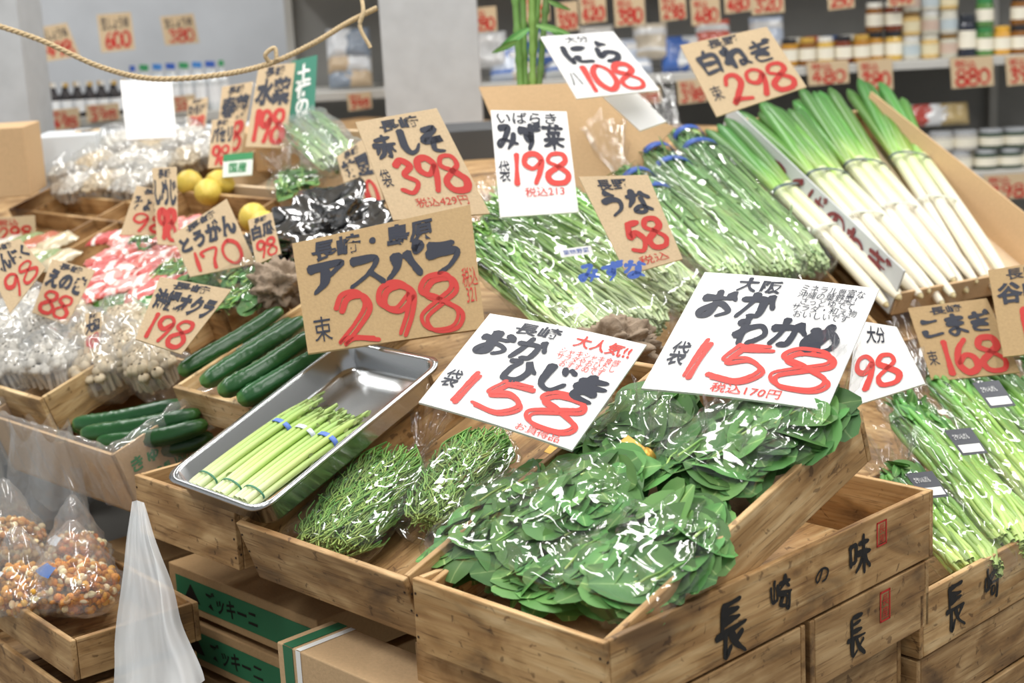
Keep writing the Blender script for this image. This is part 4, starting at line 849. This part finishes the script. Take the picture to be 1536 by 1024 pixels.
def jar(c,rad,h,body,lid,label,group,lab=None,nm='jar'):
    root=thing(nm,label,'jar',c,group)
    V,Fc=lathe([(rad*.9,0),(rad,.006),(rad,h*.74),(rad*.8,h*.82)],c,18); mk('body',V,Fc,pm('jar_'+body,body,.2,spec=.7),root)
    V,Fc=lathe([(rad*.86,h*.82),(rad*.9,h*.83),(rad*.9,h*.98),(rad*.85,h)],c,18); mk('lid',V,Fc,pm('lid_'+lid,lid,.3),root)
    V,Fc=lathe([(rad*1.015,h*.2),(rad*1.015,h*.62)],c,18); mk('paper_label',V,Fc[:-2],pm('lab_'+(lab or '#f0ead8'),lab or '#f0ead8',.6),root)
def bottle(c,rad,h,body,cap,label,group):
    root=thing('bottle',label,'bottle',c,group)
    V,Fc=lathe([(rad*.9,0),(rad,.008),(rad,h*.6),(rad*.4,h*.78),(rad*.38,h*.88)],c,16); mk('body',V,Fc,pm('bot_'+body,body,.2,spec=.7),root)
    V,Fc=lathe([(rad*.45,h*.88),(rad*.45,h)],c,16); mk('cap',V,Fc,pm('cap_'+cap,cap,.3),root)
    V,Fc=lathe([(rad*1.02,h*.15),(rad*1.02,h*.5)],c,16); mk('paper_label',V,Fc[:-2],pm('lab_#eef0f2','#eef0f2',.5),root)
def onshelf(x,z,y=YB+.08):
    k=ray(x,100); t=(y)/k[1]; return A3(k[0]*t,y,z)
zj=1.221
JB=['#c08a30','#8a5a28','#d8b25a','#7a3a24','#b07a2c','#5f6f38']; JL=['#2f3034','#e9e6dc','#c9a24a','#b8402f','#e9e6dc','#3a5a8a']
n_=0
for i,x in enumerate((1312,1340)):
    for k in (0,1): jar(onshelf(x,zj+.102*k),.031,.10,JB[n_%6],JL[n_%2],'small jar of amber preserve with lid','jars on the shelf'); n_+=1
for i,x in enumerate((1366,1394,1422)):
    for k in range(3): jar(onshelf(x,zj+.082*k),.033,.08,['#cfcdc2','#d8b878','#c8c4b4'][(i+k)%3],['#dcdcd8','#d8d4c4','#8a6a3a'][(i+2*k)%3],'small white tub with pale lid','white tubs on the shelf',lab=['#b8c4c8','#e0d4b0','#c8b0a0'][(i+k)%3])
for i in range(5):
    for k in range(2): jar(onshelf(1184+i*27+k*8,zj,YB+.05+.09*k),.03,.095,JB[(i+k*2)%6],JL[(i*2+k)%6],'small jar of preserve with coloured lid','jars on the shelf')
for i in range(5):
    for k in range(2 if i in (1,3) else 1): jar(onshelf(1450+i*26,zj+.1*k,YB+.07),.031,.145 if i in (0,4) else .098,['#2b2f3c','#5c8a4a','#dba548','#8a5a28','#c99040'][i],['#30343c','#3f8a50','#e6b040','#2f3034','#d8d4c8'][i],'small jar with printed label on the shelf','jars on the shelf')
zc=.821
for x,k in ((1440,0),(1440,1),(1404,0),(1404,1),(1480,0),(1480,1),(1516,0),(1516,1),(1550,0),(1368,0)):
    jar(onshelf(x+ (8 if k else 0),zc+.072*k),.045,.07,['#c8c4bc','#4a5a4a','#d0cdc0'][x%3],'#b9bcc0','flat tin can with printed wrapper','tin cans on the lower shelf',nm='tin_can')
PG='packets on the shelves'
for i in range(4): packet(onshelf(1350+i*26,zc+.2,YB+.1),0,(.12,.08,.05),['#d9d3c8','#b9473c','#e8e8e8','#c9b07a'][i],'wrapped food packet on a shelf',PG,kind='P')
for i in range(16):
    packet(onshelf(730+i*28+rng.normal(0,4),zj+.06+(.0 if i%3 else .05),YB+.12),0,(.12,.13,.06),['#d8d9da','#b9c3d4','#d0c4b0','#3f66b0','#ccd0d2','#d86a58','#d8d4cc'][i%7],'wrapped food packet on a shelf',PG,kind='P',stripe=['#e4e4e4','#3f6ab8','#f0f0f0'][i%3])
for i in range(12):
    packet(onshelf(492+(i%4)*22,[.9,1.28,1.28,.9][i%4]+.05*(i//4),YB+.12),0,(.10,.11,.06),['#dfe3e8','#8c98a8','#c8b294'][i%3],'wrapped food packet on a shelf',PG,kind='P')
for i in range(26):
    packet(onshelf(740+i*32+rng.normal(0,5),.82+.07,YB+.12),0,(.14,.13,.07),['#dcd8cc','#b0a48e','#c9c0a8','#9a9a92','#e0dccf'][i%5],'wrapped goods on the lower shelf',PG,kind='P')
for k in range(2):
    for i in range(10): bottle(A3(-1.66+i*.041+k*.02,YL+.05+.05*k,1.191),.018,.115,'#2e2a2c','#c9a55a' if i%2 else '#e8e4dc','small dark sauce bottle with white label','sauce bottles on the shelf')
    for i in range(7): bottle(A3(-1.23+i*.045+k*.02,YL+.07+.06*k,1.191),.021,.16,'#d6dadc',['#3a62b8','#3f9a62','#4a8ad0'][(i+k)%3],'white plastic bottle with coloured cap','white bottles on the shelf')
for i in range(16): packet(A3(-1.75+i*.053,YL+.1,.87),0,(.05,.11,.05),['#c9c9c0','#a58a70','#8d9a9a','#d8d0b8'][i%4],'wrapped goods under the bottle shelf','packets under the bottle shelf',kind='P')
TG_='shelf price tags'
def tag(x,y,w,h,yw,num,sk=3,txt='税込'):
    d=yw/ray(x+w/2,y+h/2)[1]
    sign('small brown shelf price tag with red lettering',[(x,y+sk),(x+w,y-1),(x+w+2,y+h-2),(x+3,y+h+sk)],d,KRAFT,[('t',txt,.1,.08,.6,.35,RED,.01),('n',num,.1,.42,.92,.9,RED,.18)],N=unit(A3(0,-1,.03)),thick=.003,name='price_tag',cat='price tag',group=TG_)
for x,y,w,h,n in ((702,10,42,38,'280'),(785,-8,38,40,'378'),(832,2,34,44,'350'),(868,-8,40,42,'420'),(920,-6,46,44,'380'),(988,-10,40,40,'298'),(1035,-4,44,40,'480'),(1085,-20,40,38,'480'),(1125,-25,50,45,'320'),(1240,-25,40,38,'250'),(1330,-30,40,38,'640'),
    (1210,90,62,36,'480'),(1286,88,52,48,'380'),(1425,84,64,46,'880'),(1508,82,50,44,'398'),(1015,118,44,36,'398'),(1388,262,38,32,'598'),(1475,260,66,38,'398'),(520,138,36,26,'398'),(945,130,46,26,'298')):
    tag(x,y,w,h,5.49,n)
for x,y,w,h,n in ((74,162,44,32,'498'),(128,155,50,26,'398'),(258,142,34,24,'350')): tag(x,y,w,h,5.285,n)
tag(-10,324,62,38,3.5,'298')
for c4,n in (([(53,42),(100,34),(120,84),(66,93)],'498'),([(145,22),(196,18),(203,74),(152,79)],'600'),([(240,25),(290,20),(299,64),(248,68)],'380')):
    sign('brown price card standing among bottles',c4,5.6,KRAFT,[('t','生しょうゆ',.1,.08,.9,.42,BLK,.02),('n',n,.15,.5,.9,.9,RED,.16)],zf=.05,group='brown price cards above the bottles')
# ================================================================= CAMERA
cd=bpy.data.cameras.new('camera'); cam=bpy.data.objects.new('camera',cd); sc.collection.objects.link(cam)
M=Matrix(((RX[0],UX[0],-FW[0],CAM[0]),(RX[1],UX[1],-FW[1],CAM[1]),(RX[2],UX[2],-FW[2],CAM[2]),(0,0,0,1)))
cam.matrix_world=M; cd.lens=LENS; cd.sensor_width=36; cd.clip_start=.05
cd.dof.use_dof=True; cd.dof.focus_distance=2.05; cd.dof.aperture_fstop=5.0
sc.camera=cam
sc.view_settings.view_transform='Standard'; sc.view_settings.look='None'; sc.view_settings.exposure=-.05
